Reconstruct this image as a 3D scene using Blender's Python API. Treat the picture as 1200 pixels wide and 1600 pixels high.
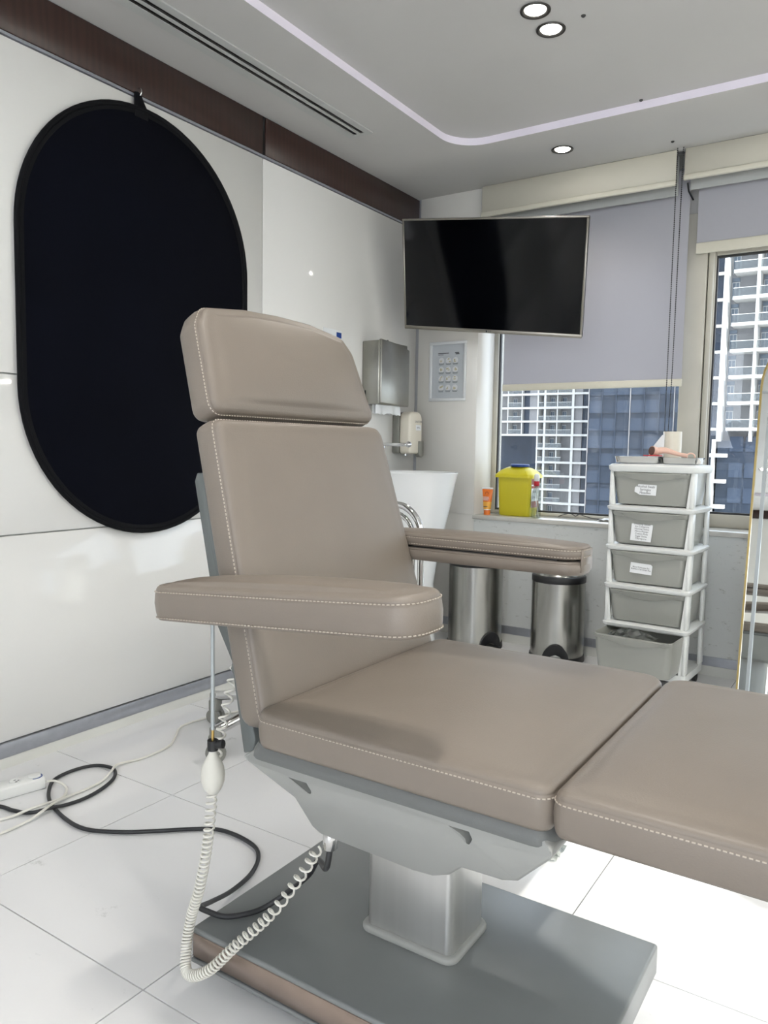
import bpy, bmesh, math, random
from mathutils import Matrix, Vector
random.seed(7)
for o in list(bpy.data.objects): bpy.data.objects.remove(o)
scene = bpy.context.scene
COL = scene.collection

# ------------------------------------------------------------------ camera
cam_d = bpy.data.cameras.new('camera'); cam = bpy.data.objects.new('camera', cam_d); COL.objects.link(cam)
R = Matrix(((0.83477035, -0.06006076, 0.54731267), (0.55033407, 0.06022524, -0.83276967), (0.01705475, 0.99637625, 0.08332773)))
cam.matrix_world = Matrix.Translation((0, 0, 1.05)) @ R.to_4x4()
cam_d.sensor_fit = 'VERTICAL'; cam_d.sensor_height = 36.0; cam_d.lens = 36.0 * 1203 / 1600
cam_d.clip_start = 0.02; cam_d.clip_end = 2000
scene.camera = cam

# ------------------------------------------------------------------ light and exposure
vs = scene.view_settings
vs.view_transform = 'Standard'; vs.look = 'None'; vs.gamma = 1.0; vs.use_curve_mapping = False
vs.exposure = 1.22
SUN_DIR = Vector((-1.31, 0.58, -1.0))
w = bpy.data.worlds.new('sky'); scene.world = w; w.use_nodes = True
bg = w.node_tree.nodes['Background']; bg.inputs[0].default_value = (0.87, 0.925, 1.0, 1); bg.inputs[1].default_value = 2.6
sd = bpy.data.lights.new('sun', 'SUN'); sd.energy = 7.0; sd.angle = 0.012; sd.color = (1.0, 0.94, 0.86)
sun = bpy.data.objects.new('sun', sd); COL.objects.link(sun)
sun.rotation_euler = SUN_DIR.to_track_quat('-Z', 'Y').to_euler(); sun.location = (8, -3, 8)
LAMP_W = 14.0

# ------------------------------------------------------------------ materials
def lin(c):
    return tuple(((v / 255) / 12.92 if v / 255 <= 0.04045 else ((v / 255 + 0.055) / 1.055) ** 2.4) for v in c) + (1,)
def mat(name, rgb, rough=0.5, metal=0.0, var=0.0, vscale=6.0, bump=0.0, bscale=200.0, spec=0.5, coat=0.0, emit=None, estr=0.0, stretch=None, detail=4.0):
    m = bpy.data.materials.new(name); m.use_nodes = True
    nt = m.node_tree; b = nt.nodes['Principled BSDF']
    c = lin(rgb)
    b.inputs['Base Color'].default_value = c; b.inputs['Roughness'].default_value = rough
    b.inputs['Metallic'].default_value = metal; b.inputs['Specular IOR Level'].default_value = spec
    b.inputs['Coat Weight'].default_value = coat; b.inputs['Coat Roughness'].default_value = 0.05
    if emit:
        b.inputs['Emission Color'].default_value = lin(emit); b.inputs['Emission Strength'].default_value = estr
    if var or bump:
        tc = nt.nodes.new('ShaderNodeTexCoord'); mp = nt.nodes.new('ShaderNodeMapping')
        nt.links.new(tc.outputs['Object'], mp.inputs['Vector'])
        if stretch: mp.inputs['Scale'].default_value = stretch
    if var:
        n = nt.nodes.new('ShaderNodeTexNoise'); n.inputs['Scale'].default_value = vscale; n.inputs['Detail'].default_value = detail
        nt.links.new(mp.outputs['Vector'], n.inputs['Vector'])
        r = nt.nodes.new('ShaderNodeValToRGB')
        r.color_ramp.elements[0].position = 0.3; r.color_ramp.elements[1].position = 0.7
        r.color_ramp.elements[0].color = tuple(v * (1 - var) for v in c[:3]) + (1,)
        r.color_ramp.elements[1].color = tuple(min(1, v * (1 + var)) for v in c[:3]) + (1,)
        nt.links.new(n.outputs['Fac'], r.inputs['Fac']); nt.links.new(r.outputs['Color'], b.inputs['Base Color'])
    if bump:
        n2 = nt.nodes.new('ShaderNodeTexNoise'); n2.inputs['Scale'].default_value = bscale; n2.inputs['Detail'].default_value = 3
        nt.links.new(mp.outputs['Vector'], n2.inputs['Vector'])
        bp = nt.nodes.new('ShaderNodeBump'); bp.inputs['Strength'].default_value = bump; bp.inputs['Distance'].default_value = 0.002
        nt.links.new(n2.outputs['Fac'], bp.inputs['Height']); nt.links.new(bp.outputs['Normal'], b.inputs['Normal'])
    return m
def mat_glass(name, tint=(255, 255, 255), refl=0.06, rough=0.0):
    m = bpy.data.materials.new(name); m.use_nodes = True; nt = m.node_tree; nt.nodes.clear()
    o = nt.nodes.new('ShaderNodeOutputMaterial'); mx = nt.nodes.new('ShaderNodeMixShader')
    t = nt.nodes.new('ShaderNodeBsdfTransparent'); g = nt.nodes.new('ShaderNodeBsdfGlossy')
    t.inputs[0].default_value = lin(tint); g.inputs['Roughness'].default_value = rough
    mx.inputs[0].default_value = refl
    nt.links.new(t.outputs[0], mx.inputs[1]); nt.links.new(g.outputs[0], mx.inputs[2]); nt.links.new(mx.outputs[0], o.inputs[0])
    return m
def mat_fabric(name, rgb, trans=0.5):
    m = bpy.data.materials.new(name); m.use_nodes = True; nt = m.node_tree; nt.nodes.clear()
    o = nt.nodes.new('ShaderNodeOutputMaterial'); mx = nt.nodes.new('ShaderNodeMixShader')
    d = nt.nodes.new('ShaderNodeBsdfDiffuse'); t = nt.nodes.new('ShaderNodeBsdfTranslucent')
    d.inputs[0].default_value = lin(rgb); t.inputs[0].default_value = lin(rgb); mx.inputs[0].default_value = trans
    nt.links.new(d.outputs[0], mx.inputs[1]); nt.links.new(t.outputs[0], mx.inputs[2]); nt.links.new(mx.outputs[0], o.inputs[0])
    return m
def mat_wood(name, a, b_):
    m = mat(name, a, rough=0.38, coat=0.15); nt = m.node_tree; b = nt.nodes['Principled BSDF']
    tc = nt.nodes.new('ShaderNodeTexCoord'); mp = nt.nodes.new('ShaderNodeMapping'); mp.inputs['Scale'].default_value = (3, 7, 1.0)
    n = nt.nodes.new('ShaderNodeTexNoise'); n.inputs['Scale'].default_value = 3; n.inputs['Detail'].default_value = 6; n.inputs['Distortion'].default_value = 1.5
    wv = nt.nodes.new('ShaderNodeTexWave'); wv.wave_type = 'RINGS'; wv.inputs['Scale'].default_value = 1.6; wv.inputs['Distortion'].default_value = 9; wv.inputs['Detail'].default_value = 3
    mxn = nt.nodes.new('ShaderNodeMath'); mxn.operation = 'MULTIPLY'
    r = nt.nodes.new('ShaderNodeValToRGB'); r.color_ramp.elements[0].color = lin(a); r.color_ramp.elements[1].color = lin(b_)
    nt.links.new(tc.outputs['Object'], mp.inputs['Vector']); nt.links.new(mp.outputs['Vector'], n.inputs['Vector']); nt.links.new(mp.outputs['Vector'], wv.inputs['Vector'])
    nt.links.new(n.outputs['Fac'], mxn.inputs[0]); nt.links.new(wv.outputs['Fac'], mxn.inputs[1])
    nt.links.new(mxn.outputs[0], r.inputs['Fac']); nt.links.new(r.outputs['Color'], b.inputs['Base Color'])
    return m

M = dict(
    panel=mat('glossy_white_panel', (228, 227, 224), 0.09, var=0.015, vscale=1.5, spec=0.5),
    seam=mat('panel_joint_grey', (186, 188, 186), 0.5, var=0.05),
    wood=mat_wood('dark_brown_veneer', (44, 26, 21), (62, 38, 32)),
    black_gap=mat('black_joint', (12, 11, 11), 0.7, var=0.1),
    alu=mat('grey_anodised_strip', (168, 171, 178), 0.35, metal=0.6, var=0.05, vscale=30),
    skirting=mat('white_skirting', (214, 214, 208), 0.2, var=0.02),
    ceiling=mat('matt_ceiling_paint', (187, 186, 184), 0.7, var=0.02, vscale=3),
    riser=mat('lavender_white_riser', (228, 222, 234), 0.6, var=0.02),
    wall=mat('off_white_wall_paint', (215, 213, 208), 0.22, var=0.025, vscale=4),
    lowwall=mat('scuffed_white_paint', (206, 208, 206), 0.35, var=0.05, vscale=14, detail=8),
    sill=mat('marble_sill', (196, 194, 188), 0.12, var=0.08, vscale=9, detail=8),
    winframe=mat('beige_window_frame', (196, 192, 180), 0.4, var=0.03),
    gasket=mat('dark_gasket', (48, 48, 48), 0.6, var=0.1),
    glass=mat_glass('window_glass', (212, 216, 219), 0.04),
    sun_dimmer=mat_glass('sun_dimming_glass', (190, 192, 193), 0.06),
    clearpane=mat_glass('clear_pane', (253, 253, 253), 0.04),
    blind=mat_fabric('grey_blind_fabric', (196, 196, 203), 0.30),
    blind_fill=mat_fabric('fill_light_blind_fabric', (236, 236, 232), 0.6),
    fascia=mat('cream_blind_fascia', (200, 196, 182), 0.55, var=0.02),
    blindrail=mat('cream_blind_rail', (214, 210, 194), 0.35, var=0.02),
    leather=mat('taupe_leatherette', (118, 109, 100), 0.45, var=0.035, vscale=7, bump=0.15, bscale=420),
    thread=mat('pale_thread', (176, 166, 154), 0.7, var=0.05),
    shell=mat('grey_moulded_plastic', (146, 147, 144), 0.42, var=0.03, bump=0.12, bscale=500),
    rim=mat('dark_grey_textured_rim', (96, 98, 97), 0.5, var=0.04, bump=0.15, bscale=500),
    greymetal=mat('dark_grey_sheet_metal', (104, 109, 109), 0.4, metal=0.3, var=0.03),
    basepl=mat('grey_powder_coat', (122, 125, 126), 0.3, metal=0.25, var=0.03, vscale=8),
    basestrip=mat('rosy_steel_strip', (150, 134, 124), 0.3, metal=0.7, var=0.06, vscale=18),
    brushed=mat('brushed_aluminium', (196, 196, 194), 0.3, metal=0.85, var=0.04, vscale=40, stretch=(1, 1, 0.02)),
    steel=mat('brushed_stainless', (164, 163, 158), 0.24, metal=1.0, var=0.13, vscale=28, stretch=(1, 1, 0.03)),
    steelbox=mat('satin_stainless', (156, 155, 149), 0.32, metal=1.0, var=0.1, vscale=7),
    chrome=mat('chrome', (205, 205, 205), 0.08, metal=1.0, var=0.02),
    black=mat('black_plastic', (22, 23, 26), 0.4, var=0.1),
    rubber=mat('black_cable_rubber', (38, 39, 42), 0.5, var=0.1),
    white_pl=mat('white_plastic', (226, 227, 225), 0.3, var=0.02),
    cord=mat('white_cord', (216, 214, 206), 0.4, var=0.03),
    bulb=mat('grey_white_rubber', (200, 198, 190), 0.6, var=0.04),
    brass=mat('brass', (190, 160, 100), 0.3, metal=1.0, var=0.05),
    navy=mat('navy_black_fabric', (4, 6, 16), 0.9, var=0.15, vscale=3, bump=0.1, bscale=600, spec=0.12),
    navyrim=mat('black_edging', (8, 9, 13), 0.8, var=0.15, spec=0.2),
    screen=mat('dark_tv_screen', (3, 4, 7), 0.08, var=0.05, spec=0.3),
    tvframe=mat('silver_tv_bezel', (150, 146, 138), 0.3, metal=0.8, var=0.04),
    ceramic=mat('white_ceramic', (226, 228, 229), 0.06, var=0.01),
    soapcream=mat('cream_plastic', (214, 208, 194), 0.3, var=0.02),
    soapgrey=mat('grey_plastic', (126, 126, 120), 0.4, var=0.04),
    paper=mat('white_paper', (226, 228, 230), 0.8, var=0.02),
    ink=mat('dark_ink', (52, 55, 62), 0.8, var=0.1),
    inkgrey=mat('grey_ink', (120, 128, 132), 0.8, var=0.1),
    skinprint=mat('pale_yellow_print', (196, 190, 160), 0.8, var=0.15, vscale=60),
    posterbg=mat('poster_blue_grey', (196, 202, 208), 0.6, var=0.03),
    frame=mat('white_frame', (212, 215, 217), 0.3, var=0.02),
    yellow=mat('yellow_plastic', (206, 194, 40), 0.35, var=0.03),
    blue=mat('blue_plastic', (30, 66, 140), 0.4, var=0.05),
    red=mat('red_plastic', (178, 22, 40), 0.4, var=0.05),
    redlabel=mat('red_brown_label', (150, 70, 50), 0.6, var=0.1),
    orange=mat('orange_plastic', (226, 118, 40), 0.35, var=0.03),
    amber=mat('amber_print', (236, 172, 66), 0.4, var=0.03),
    clear=mat_glass('clear_plastic', (228, 232, 228), 0.10, 0.03),
    clearfilm=mat_glass('clear_film', (214, 218, 216), 0.22, 0.12),
    drawer=mat('grey_drawer_plastic', (150, 151, 145), 0.28, var=0.02),
    towerw=mat('white_tower_plastic', (222, 224, 222), 0.35, var=0.02),
    peach=mat('peach_plastic', (226, 186, 168), 0.4, var=0.03),
    brownmesh=mat('brown_grille', (92, 66, 58), 0.5, var=0.2, vscale=80),
    gold=mat('gold_frame', (170, 150, 98), 0.3, metal=0.75, var=0.04),
    mirror=mat('mirror_silver', (232, 236, 236), 0.015, metal=1.0, var=0.005),
    postgrey=mat('grey_post', (160, 166, 168), 0.35, metal=0.3, var=0.03),
    lens=mat('lamp_lens', (255, 255, 255), 0.4, var=0.01, emit=(255, 250, 242), estr=14.0),
    lamprim=mat('dark_lamp_rim', (70, 68, 66), 0.35, metal=0.7, var=0.05),
    ventgrey=mat('vent_grey', (178, 180, 178), 0.45, var=0.03),
    ventdark=mat('vent_dark', (44, 44, 44), 0.5, var=0.1),
    bwhite=mat('white_concrete', (206, 204, 199), 0.8, var=0.03, vscale=0.4),
    bgrey=mat('pale_grey_render', (138, 136, 136), 0.8, var=0.05, vscale=0.4),
    bglass=mat('blue_facade_glass', (42, 50, 62), 0.15, var=0.25, vscale=0.3, spec=0.25),
    bglass2=mat('slate_facade_glass', (54, 63, 77), 0.2, var=0.2, vscale=0.3, spec=0.25),
    brail=mat_glass('balcony_glass', (206, 210, 210), 0.10),
    bdoor=mat('dark_balcony_door', (92, 104, 116), 0.2, var=0.15, vscale=0.8),
    ground=mat('city_ground', (150, 142, 130), 0.9, var=0.2, vscale=0.05),
    cabinet=mat('grey_cabinet', (150, 154, 156), 0.4, var=0.03),
    grout=mat('grey_grout', (158, 160, 158), 0.8, var=0.05),
)
def mat_tile():
    m = mat('white_polished_tile', (225, 225, 226), 0.13, spec=0.5); nt = m.node_tree; b = nt.nodes['Principled BSDF']
    tc = nt.nodes.new('ShaderNodeNewGeometry'); oi = nt.nodes.new('ShaderNodeObjectInfo')
    n = nt.nodes.new('ShaderNodeTexNoise'); n.inputs['Scale'].default_value = 9; n.inputs['Detail'].default_value = 9; n.inputs['Roughness'].default_value = 0.7
    nt.links.new(tc.outputs['Position'], n.inputs['Vector'])
    r = nt.nodes.new('ShaderNodeValToRGB'); e = r.color_ramp.elements
    e[0].position = 0.24; e[0].color = lin((176, 178, 176)); e[1].position = 0.36; e[1].color = lin((225, 225, 226))
    nt.links.new(n.outputs['Fac'], r.inputs['Fac'])
    mx = nt.nodes.new('ShaderNodeMix'); mx.data_type = 'RGBA'; mx.blend_type = 'MULTIPLY'; mx.inputs[0].default_value = 1
    mr = nt.nodes.new('ShaderNodeMapRange'); mr.inputs[3].default_value = 0.95; mr.inputs[4].default_value = 1.0
    nt.links.new(oi.outputs['Random'], mr.inputs[0]); nt.links.new(r.outputs['Color'], mx.inputs[6]); nt.links.new(mr.outputs[0], mx.inputs[7])
    nt.links.new(mx.outputs[2], b.inputs['Base Color'])
    return m
M['tile'] = mat_tile()
def mat_scuff():
    m = M['lowwall']; nt = m.node_tree; b = nt.nodes['Principled BSDF']
    tc = nt.nodes.new('ShaderNodeNewGeometry')
    mp = nt.nodes.new('ShaderNodeMapping'); mp.inputs['Scale'].default_value = (6, 6, 14); mp.inputs['Rotation'].default_value = (0, 0.3, 0)
    n = nt.nodes.new('ShaderNodeTexNoise'); n.inputs['Scale'].default_value = 4; n.inputs['Detail'].default_value = 12; n.inputs['Roughness'].default_value = 0.75
    nt.links.new(tc.outputs['Position'], mp.inputs['Vector']); nt.links.new(mp.outputs['Vector'], n.inputs['Vector'])
    r = nt.nodes.new('ShaderNodeValToRGB'); e = r.color_ramp.elements
    e[0].position = 0.33; e[0].color = lin((164, 165, 160)); e[1].position = 0.42; e[1].color = lin((206, 208, 206))
    nt.links.new(n.outputs['Fac'], r.inputs['Fac']); nt.links.new(r.outputs['Color'], b.inputs['Base Color'])
mat_scuff()

# ------------------------------------------------------------------ mesh helpers
class G:
    """collects geometry; build() links it as one mesh object"""
    def __init__(s): s.v = []; s.f = []
    def add(s, v, f):
        k = len(s.v); s.v += [tuple(p) for p in v]; s.f += [tuple(i + k for i in q) for q in f]; return s
    def box(s, x0, x1, y0, y1, z0, z1):
        return s.add([(x0, y0, z0), (x1, y0, z0), (x1, y1, z0), (x0, y1, z0), (x0, y0, z1), (x1, y0, z1), (x1, y1, z1), (x0, y1, z1)],
                     [(0, 3, 2, 1), (4, 5, 6, 7), (0, 1, 5, 4), (1, 2, 6, 5), (2, 3, 7, 6), (3, 0, 4, 7)])
    def loft(s, rings, cap=True, closed=True):
        n = len(rings[0]); v = [p for r in rings for p in r]; f = []
        for i in range(len(rings) - 1):
            for j in range(n if closed else n - 1):
                a = i * n + j; b = i * n + (j + 1) % n; f.append((a, b, b + n, a + n))
        if cap: f.append(tuple(reversed(range(n)))); f.append(tuple(range((len(rings) - 1) * n, len(rings) * n)))
        return s.add(v, f)
    def tube(s, pts, r, n=8, cap=True):
        pts = [Vector(p) for p in pts]; rings = []; up = None
        for i, p in enumerate(pts):
            t = (pts[min(i + 1, len(pts) - 1)] - pts[max(i - 1, 0)]).normalized()
            if up is None:
                up = t.orthogonal().normalized()
            else:
                up = (up - t * up.dot(t)); up = up.normalized() if up.length > 1e-6 else t.orthogonal().normalized()
            sd_ = t.cross(up); rr = r[i] if isinstance(r, (list, tuple)) else r
            rings.append([p + up * (rr * math.cos(2 * math.pi * k / n)) + sd_ * (rr * math.sin(2 * math.pi * k / n)) for k in range(n)])
        return s.loft(rings, cap)
    def lathe(s, prof, c=(0, 0, 0), n=32, cap=True):
        return s.loft([[(c[0] + r * math.cos(2 * math.pi * k / n), c[1] + r * math.sin(2 * math.pi * k / n), c[2] + z) for k in range(n)] for r, z in prof], cap)
    def prism(s, poly, axis, a, b):
        def P(q, h): return {'x': (h, q[0], q[1]), 'y': (q[0], h, q[1]), 'z': (q[0], q[1], h)}[axis]
        return s.loft([[P(q, a) for q in poly], [P(q, b) for q in poly]])
    def sphere(s, c, r, n=12, sc=(1, 1, 1)):
        prof = [(max(1e-4, math.sin(math.pi * i / n)) * r, -math.cos(math.pi * i / n) * r) for i in range(n + 1)]
        k = len(s.v); s.lathe(prof, (0, 0, 0), n * 2)
        s.v[k:] = [(c[0] + p[0] * sc[0], c[1] + p[1] * sc[1], c[2] + p[2] * sc[2]) for p in s.v[k:]]; return s
    def xf(s, m):
        s.v = [tuple(m @ Vector(p)) for p in s.v]; return s
    def data(s, name, m=None, bevel=0.0, seg=2, smooth=None, off=(0, 0, 0)):
        me = bpy.data.meshes.new(name); me.from_pydata([(p[0] - off[0], p[1] - off[1], p[2] - off[2]) for p in s.v], [], s.f)
        bm = bmesh.new(); bm.from_mesh(me); bmesh.ops.recalc_face_normals(bm, faces=bm.faces)
        if bevel:
            ed = [e for e in bm.edges if len(e.link_faces) == 2 and e.calc_face_angle() > 0.5]
            bmesh.ops.bevel(bm, geom=ed, offset=bevel, segments=seg, affect='EDGES', profile=0.5, clamp_overlap=True)
        if smooth is None: smooth = True
        if smooth:
            for f in bm.faces: f.smooth = True
            for e in bm.edges:
                if len(e.link_faces) == 2 and e.calc_face_angle(0) > (0.9 if not bevel else 1.2): e.smooth = False
        bm.to_mesh(me); bm.free()
        if m: me.materials.append(m)
        return me
    def build(s, name, m, parent=None, bevel=0.0, seg=2, smooth=None):
        off = (0, 0, 0)
        if parent is not None:
            q = parent
            while q.parent: q = q.parent
            if q.get('_w'): off = q.location
        o = bpy.data.objects.new(name, s.data(name, m, bevel, seg, smooth, off)); COL.objects.link(o)
        if parent is not None: o.parent = parent
        return o
def tag(o, label, cat, group=None, kind=None):
    if label: o['label'] = label
    if cat: o['category'] = cat
    if group: o['group'] = group
    if kind: o['kind'] = kind
    return o
def thing(name, label, cat, loc=(0, 0, 0), rot=(0, 0, 0), group=None, world=False):
    """Empty at the thing's base; world=True: its parts are given in world coordinates"""
    o = bpy.data.objects.new(name, None); COL.objects.link(o); o.location = loc; o.rotation_euler = rot; o.empty_display_size = 0.05
    if world: o['_w'] = 1
    return tag(o, label, cat, group)
def solo(o, label, cat, group=None):
    """recentre a one-mesh thing on its own base"""
    vs_ = [v.co for v in o.data.vertices]
    c = Vector(((min(v.x for v in vs_) + max(v.x for v in vs_)) / 2, (min(v.y for v in vs_) + max(v.y for v in vs_)) / 2, min(v.z for v in vs_)))
    o.data.transform(Matrix.Translation(-c)); o.location = c
    return tag(o, label, cat, group)
def struct(o): o['kind'] = 'structure'; return o
def link_mesh(name, me, parent, loc=(0, 0, 0), rot=(0, 0, 0), scale=(1, 1, 1)):
    o = bpy.data.objects.new(name, me); COL.objects.link(o); o.parent = parent; o.location = loc; o.rotation_euler = rot; o.scale = scale
    return o
def rrect(x0, x1, y0, y1, r, n=6):
    if not isinstance(r, (list, tuple)): r = [r] * 4
    cs = [((x1, y0), -90, r[1], (-1, 1)), ((x1, y1), 0, r[2], (-1, -1)), ((x0, y1), 90, r[3], (1, -1)), ((x0, y0), 180, r[0], (1, 1))]
    out = []
    for (cx, cy), a0, rr, (sx, sy) in cs:
        for k in range(n + 1):
            a = math.radians(a0 + 90 * k / n); out.append((cx + sx * rr + rr * math.cos(a), cy + sy * rr + rr * math.sin(a)))
    return out
def rpoly(pts, rad, n=6):
    out = []; N = len(pts)
    for i in range(N):
        p = Vector(pts[i]); a = Vector(pts[i - 1]); b = Vector(pts[(i + 1) % N]); r = rad[i] if isinstance(rad, (list, tuple)) else rad
        u = (a - p).normalized(); v = (b - p).normalized(); ang = u.angle(v); d = r / math.tan(ang / 2)
        c = p + (u + v).normalized() * (r / math.sin(ang / 2)); s = p + u * d; e = p + v * d
        a0 = math.atan2(s.y - c.y, s.x - c.x); a1 = math.atan2(e.y - c.y, e.x - c.x); da = (a1 - a0 + math.pi) % (2 * math.pi) - math.pi
        out += [(c.x + r * math.cos(a0 + da * k / n), c.y + r * math.sin(a0 + da * k / n)) for k in range(n + 1)]
    return out
def densify(ol, step):
    out = []
    for i in range(len(ol)):
        a = Vector(ol[i]); b = Vector(ol[(i + 1) % len(ol)]); k = max(1, int((b - a).length / step))
        out += [tuple(a.lerp(b, j / k)) for j in range(k)]
    return out
def inset(ol, d):
    n = len(ol); out = []
    for i in range(n):
        a = Vector(ol[i - 1]); p = Vector(ol[i]); b = Vector(ol[(i + 1) % n])
        t = (b - a); t = t.normalized() if t.length > 1e-9 else Vector((1, 0)); out.append((p.x - t.y * d, p.y + t.x * d))
    return out
def frame_xf(O, ea, eb, en):
    O = Vector(O); ea = Vector(ea); eb = Vector(eb); en = Vector(en)
    return lambda p: O + ea * p[0] + eb * p[1] + en * p[2]
def cushion(ol, T, r, crown, F, wav=0.0):
    """padded slab: outline (CCW) in the local plane, front surface at h=0, back at h=-T"""
    ol = densify(ol, 0.025); n = len(ol); cx = sum(p[0] for p in ol) / n; cy = sum(p[1] for p in ol) / n
    prof = [(0.6 * r + .02, -T, .55), (0.6 * r + .004, -T, 0), (0.25 * r, -T + 0.12 * r, 0), (0.04 * r, -T + 0.45 * r, 0), (-.001, -T + r, 0), (-.0025, -T * .5, 0), (-.001, -r - .002, 0),
            (.0002, -0.82 * r, 0), (.0012, -0.76 * r, 0), (.0012, -0.68 * r, 0), (.08 * r, -0.52 * r, 0), (0.22 * r, -0.28 * r, 0), (0.48 * r, -0.08 * r, 0), (r, 0.03 * r, 0)]
    xs = [p[0] for p in ol]; ys_ = [p[1] for p in ol]; mx, my = (min(xs) + max(xs)) / 2, (min(ys_) + max(ys_)) / 2; ax, ay = (max(xs) - min(xs)) / 2, (max(ys_) - min(ys_)) / 2
    def dome(x, y):
        a, b = min(1, abs(x - mx) / ax), min(1, abs(y - my) / ay); return crown * (1 - a ** 2.4) * (1 - b ** 2.4)
    rings = []
    for d, h, t in prof:
        rings.append([F((x + (cx - x) * t, y + (cy - y) * t, h)) for x, y in inset(ol, d)])
    for t in (.02, .05, .09, .14, .2, .27, .35, .44, .54, .65, .77, .9, .97):
        ring = []; e = min(1, t / .09)
        for x, y in inset(ol, r):
            x, y = x + (cx - x) * t, y + (cy - y) * t
            ring.append(F((x, y, 0.03 * r + e * dome(x, y) + wav * math.sin(11 * x + 4 * y) * math.sin(7 * y - 5 * x) * e)))
        rings.append(ring)
    return G().loft(rings)
def stitches(ol, d, h, F, sp=0.0068, ln=0.0042, w=0.0007, sel=None):
    q = inset(densify(ol, 0.004), d); pts = []; acc = 0; g = G()
    for i in range(len(q)):
        a = Vector(q[i]); b = Vector(q[(i + 1) % len(q)]); L = (b - a).length
        if L < 1e-9: continue
        t = (b - a) / L
        while acc < L:
            p = a + t * acc
            if sel is None or sel(p):
                nrm = Vector((t.y, -t.x)); v = []
                for du in (-ln / 2, ln / 2):
                    for dn, dh in ((-.0006, -w), (.0011, -w), (.0011, w), (-.0006, w)):
                        c = p + t * du + nrm * dn; v.append(F((c.x, c.y, h + dh)))
                g.add(v, [(0, 1, 2, 3), (7, 6, 5, 4), (0, 4, 5, 1), (1, 5, 6, 2), (2, 6, 7, 3), (3, 7, 4, 0)])
            acc += sp
        acc -= L
    return g
def smooth_path(pts, n=8):
    P = [Vector(p) for p in pts]; P = [2 * P[0] - P[1]] + P + [2 * P[-1] - P[-2]]; out = []
    for i in range(1, len(P) - 2):
        for k in range(n):
            t = k / n; a, b, c, d = P[i - 1], P[i], P[i + 1], P[i + 2]
            out.append(0.5 * ((2 * b) + (c - a) * t + (2 * a - 5 * b + 4 * c - d) * t * t + (3 * b - a - 3 * c + d) * t ** 3))
    out.append(P[-2]); return out
def text_g(body, size, align='CENTER'):
    cu = bpy.data.curves.new('t', 'FONT'); cu.body = body; cu.size = size; cu.align_x = align; cu.align_y = 'CENTER'; cu.resolution_u = 2; cu.space_line = 0.95
    o = bpy.data.objects.new('t', cu); me = o.to_mesh(); g = G()
    g.add([tuple(v.co) for v in me.vertices], [tuple(p.vertices) for p in me.polygons]); o.to_mesh_clear()
    bpy.data.objects.remove(o); bpy.data.curves.remove(cu); return g
def axes(O, ea, eb, en):
    m = Matrix((ea, eb, en)).transposed().to_4x4(); m.translation = Vector(O); return m

XL, XR, YB, YF, ZC = -2.324, 1.75, 3.84, -2.4, 2.445
# ================================================================== ROOM SHELL
# floor: grout bed + single tiles
fl = struct(G().box(XL - .1, XR + .1, YF - .1, YB + .3, -.08, -.004).build('floor', M['grout'], smooth=False))
tx = [XL] + [-1.745 + .6 * k for k in range(6)] + [XR]; ty = [YF] + [.925 - .598 * 5 + .598 * k for k in range(10)] + [YB + .02]
ty = sorted(t for t in ty if YF <= t <= YB + .02)
tcache = {}
for i in range(len(tx) - 1):
    for j in range(len(ty) - 1):
        w_, d_ = tx[i + 1] - tx[i] - .003, ty[j + 1] - ty[j] - .003
        key = (round(w_, 3), round(d_, 3))
        if key not in tcache: tcache[key] = G().box(-w_ / 2, w_ / 2, -d_ / 2, d_ / 2, -.01, 0).data('tile', M['tile'], smooth=False)
        link_mesh('tile', tcache[key], fl, ((tx[i] + tx[i + 1]) / 2, (ty[j] + ty[j + 1]) / 2, 0))
# ceiling with a shallow raised tray
n_c = 8; tray = rrect(-1.79, 1.2, -1.8, 3.3, .16, n_c)
def outer_pt(i):
    k = i // (n_c + 1); return [(XR + .1, YF - .1), (XR + .1, YB), (XL - .1, YB), (XL - .1, YF - .1)][k]
g = G(); lo = [(x, y, ZC) for x, y in tray]; hi = [(x, y, ZC + .032) for x, y in tray]; ou = [(*outer_pt(i), ZC) for i in range(len(tray))]
g.loft([ou, lo], cap=False); ce = struct(g.build('ceiling', M['ceiling'], smooth=False))
g = G(); g.loft([lo, hi], cap=False); g.build('tray_riser', M['riser'], ce)
g = G(); g.add([(x, y, ZC + .032) for x, y in tray], [tuple(range(len(tray)))]); g.build('tray_panel', M['ceiling'], ce, smooth=False)
g = G().box(XL - .1, XR + .1, YF - .1, YB + .3, ZC + .06, ZC + .16); g.build('roof_slab', M['ceiling'], ce, smooth=False)
# left wall: backing + glossy panels
wl = struct(G().box(XL - .12, XL - .014, YF - .1, YB + .3, 0, ZC + .1).build('wall_left', M['seam'], smooth=False))
ys = [YF, -2.253, .147, 2.547, YB]; zs = [.086, .752, 1.261, 2.276]
for i in range(4):
    for j in range(3):
        if i == 3 and j == 1: continue
        z1 = zs[j + 1] if not (i == 3 and j == 2) else zs[3]; z0 = zs[j] if not (i == 3 and j == 2) else zs[1]
        G().box(XL - .016, XL, ys[i] + .002, ys[i + 1] - .002, z0 + .0025, z1 - .0025).build('wall_panel', M['panel'], wl, bevel=.0012, seg=1)
tb = struct(G().box(XL - .02, XL + .002, YF, YB, 2.29, ZC).build('trim_1', M['black_gap'], smooth=False))
for a, b in ((YF, -.85), (-.85, .85), (.85, 2.539), (2.555, YB)):
    G().box(XL - .018, XL + .008, a + .001, b - .001, 2.287, ZC - .004).build('board', M['wood'], tb, bevel=.0015, seg=1)
struct(G().box(XL - .016, XL + .004, YF, YB, 2.277, 2.286).build('trim_2', M['alu'], smooth=False))
struct(G().box(XL - .016, XL + .007, YF, YB, .037, .084).build('trim_3', M['alu'], bevel=.001, seg=1))
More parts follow.
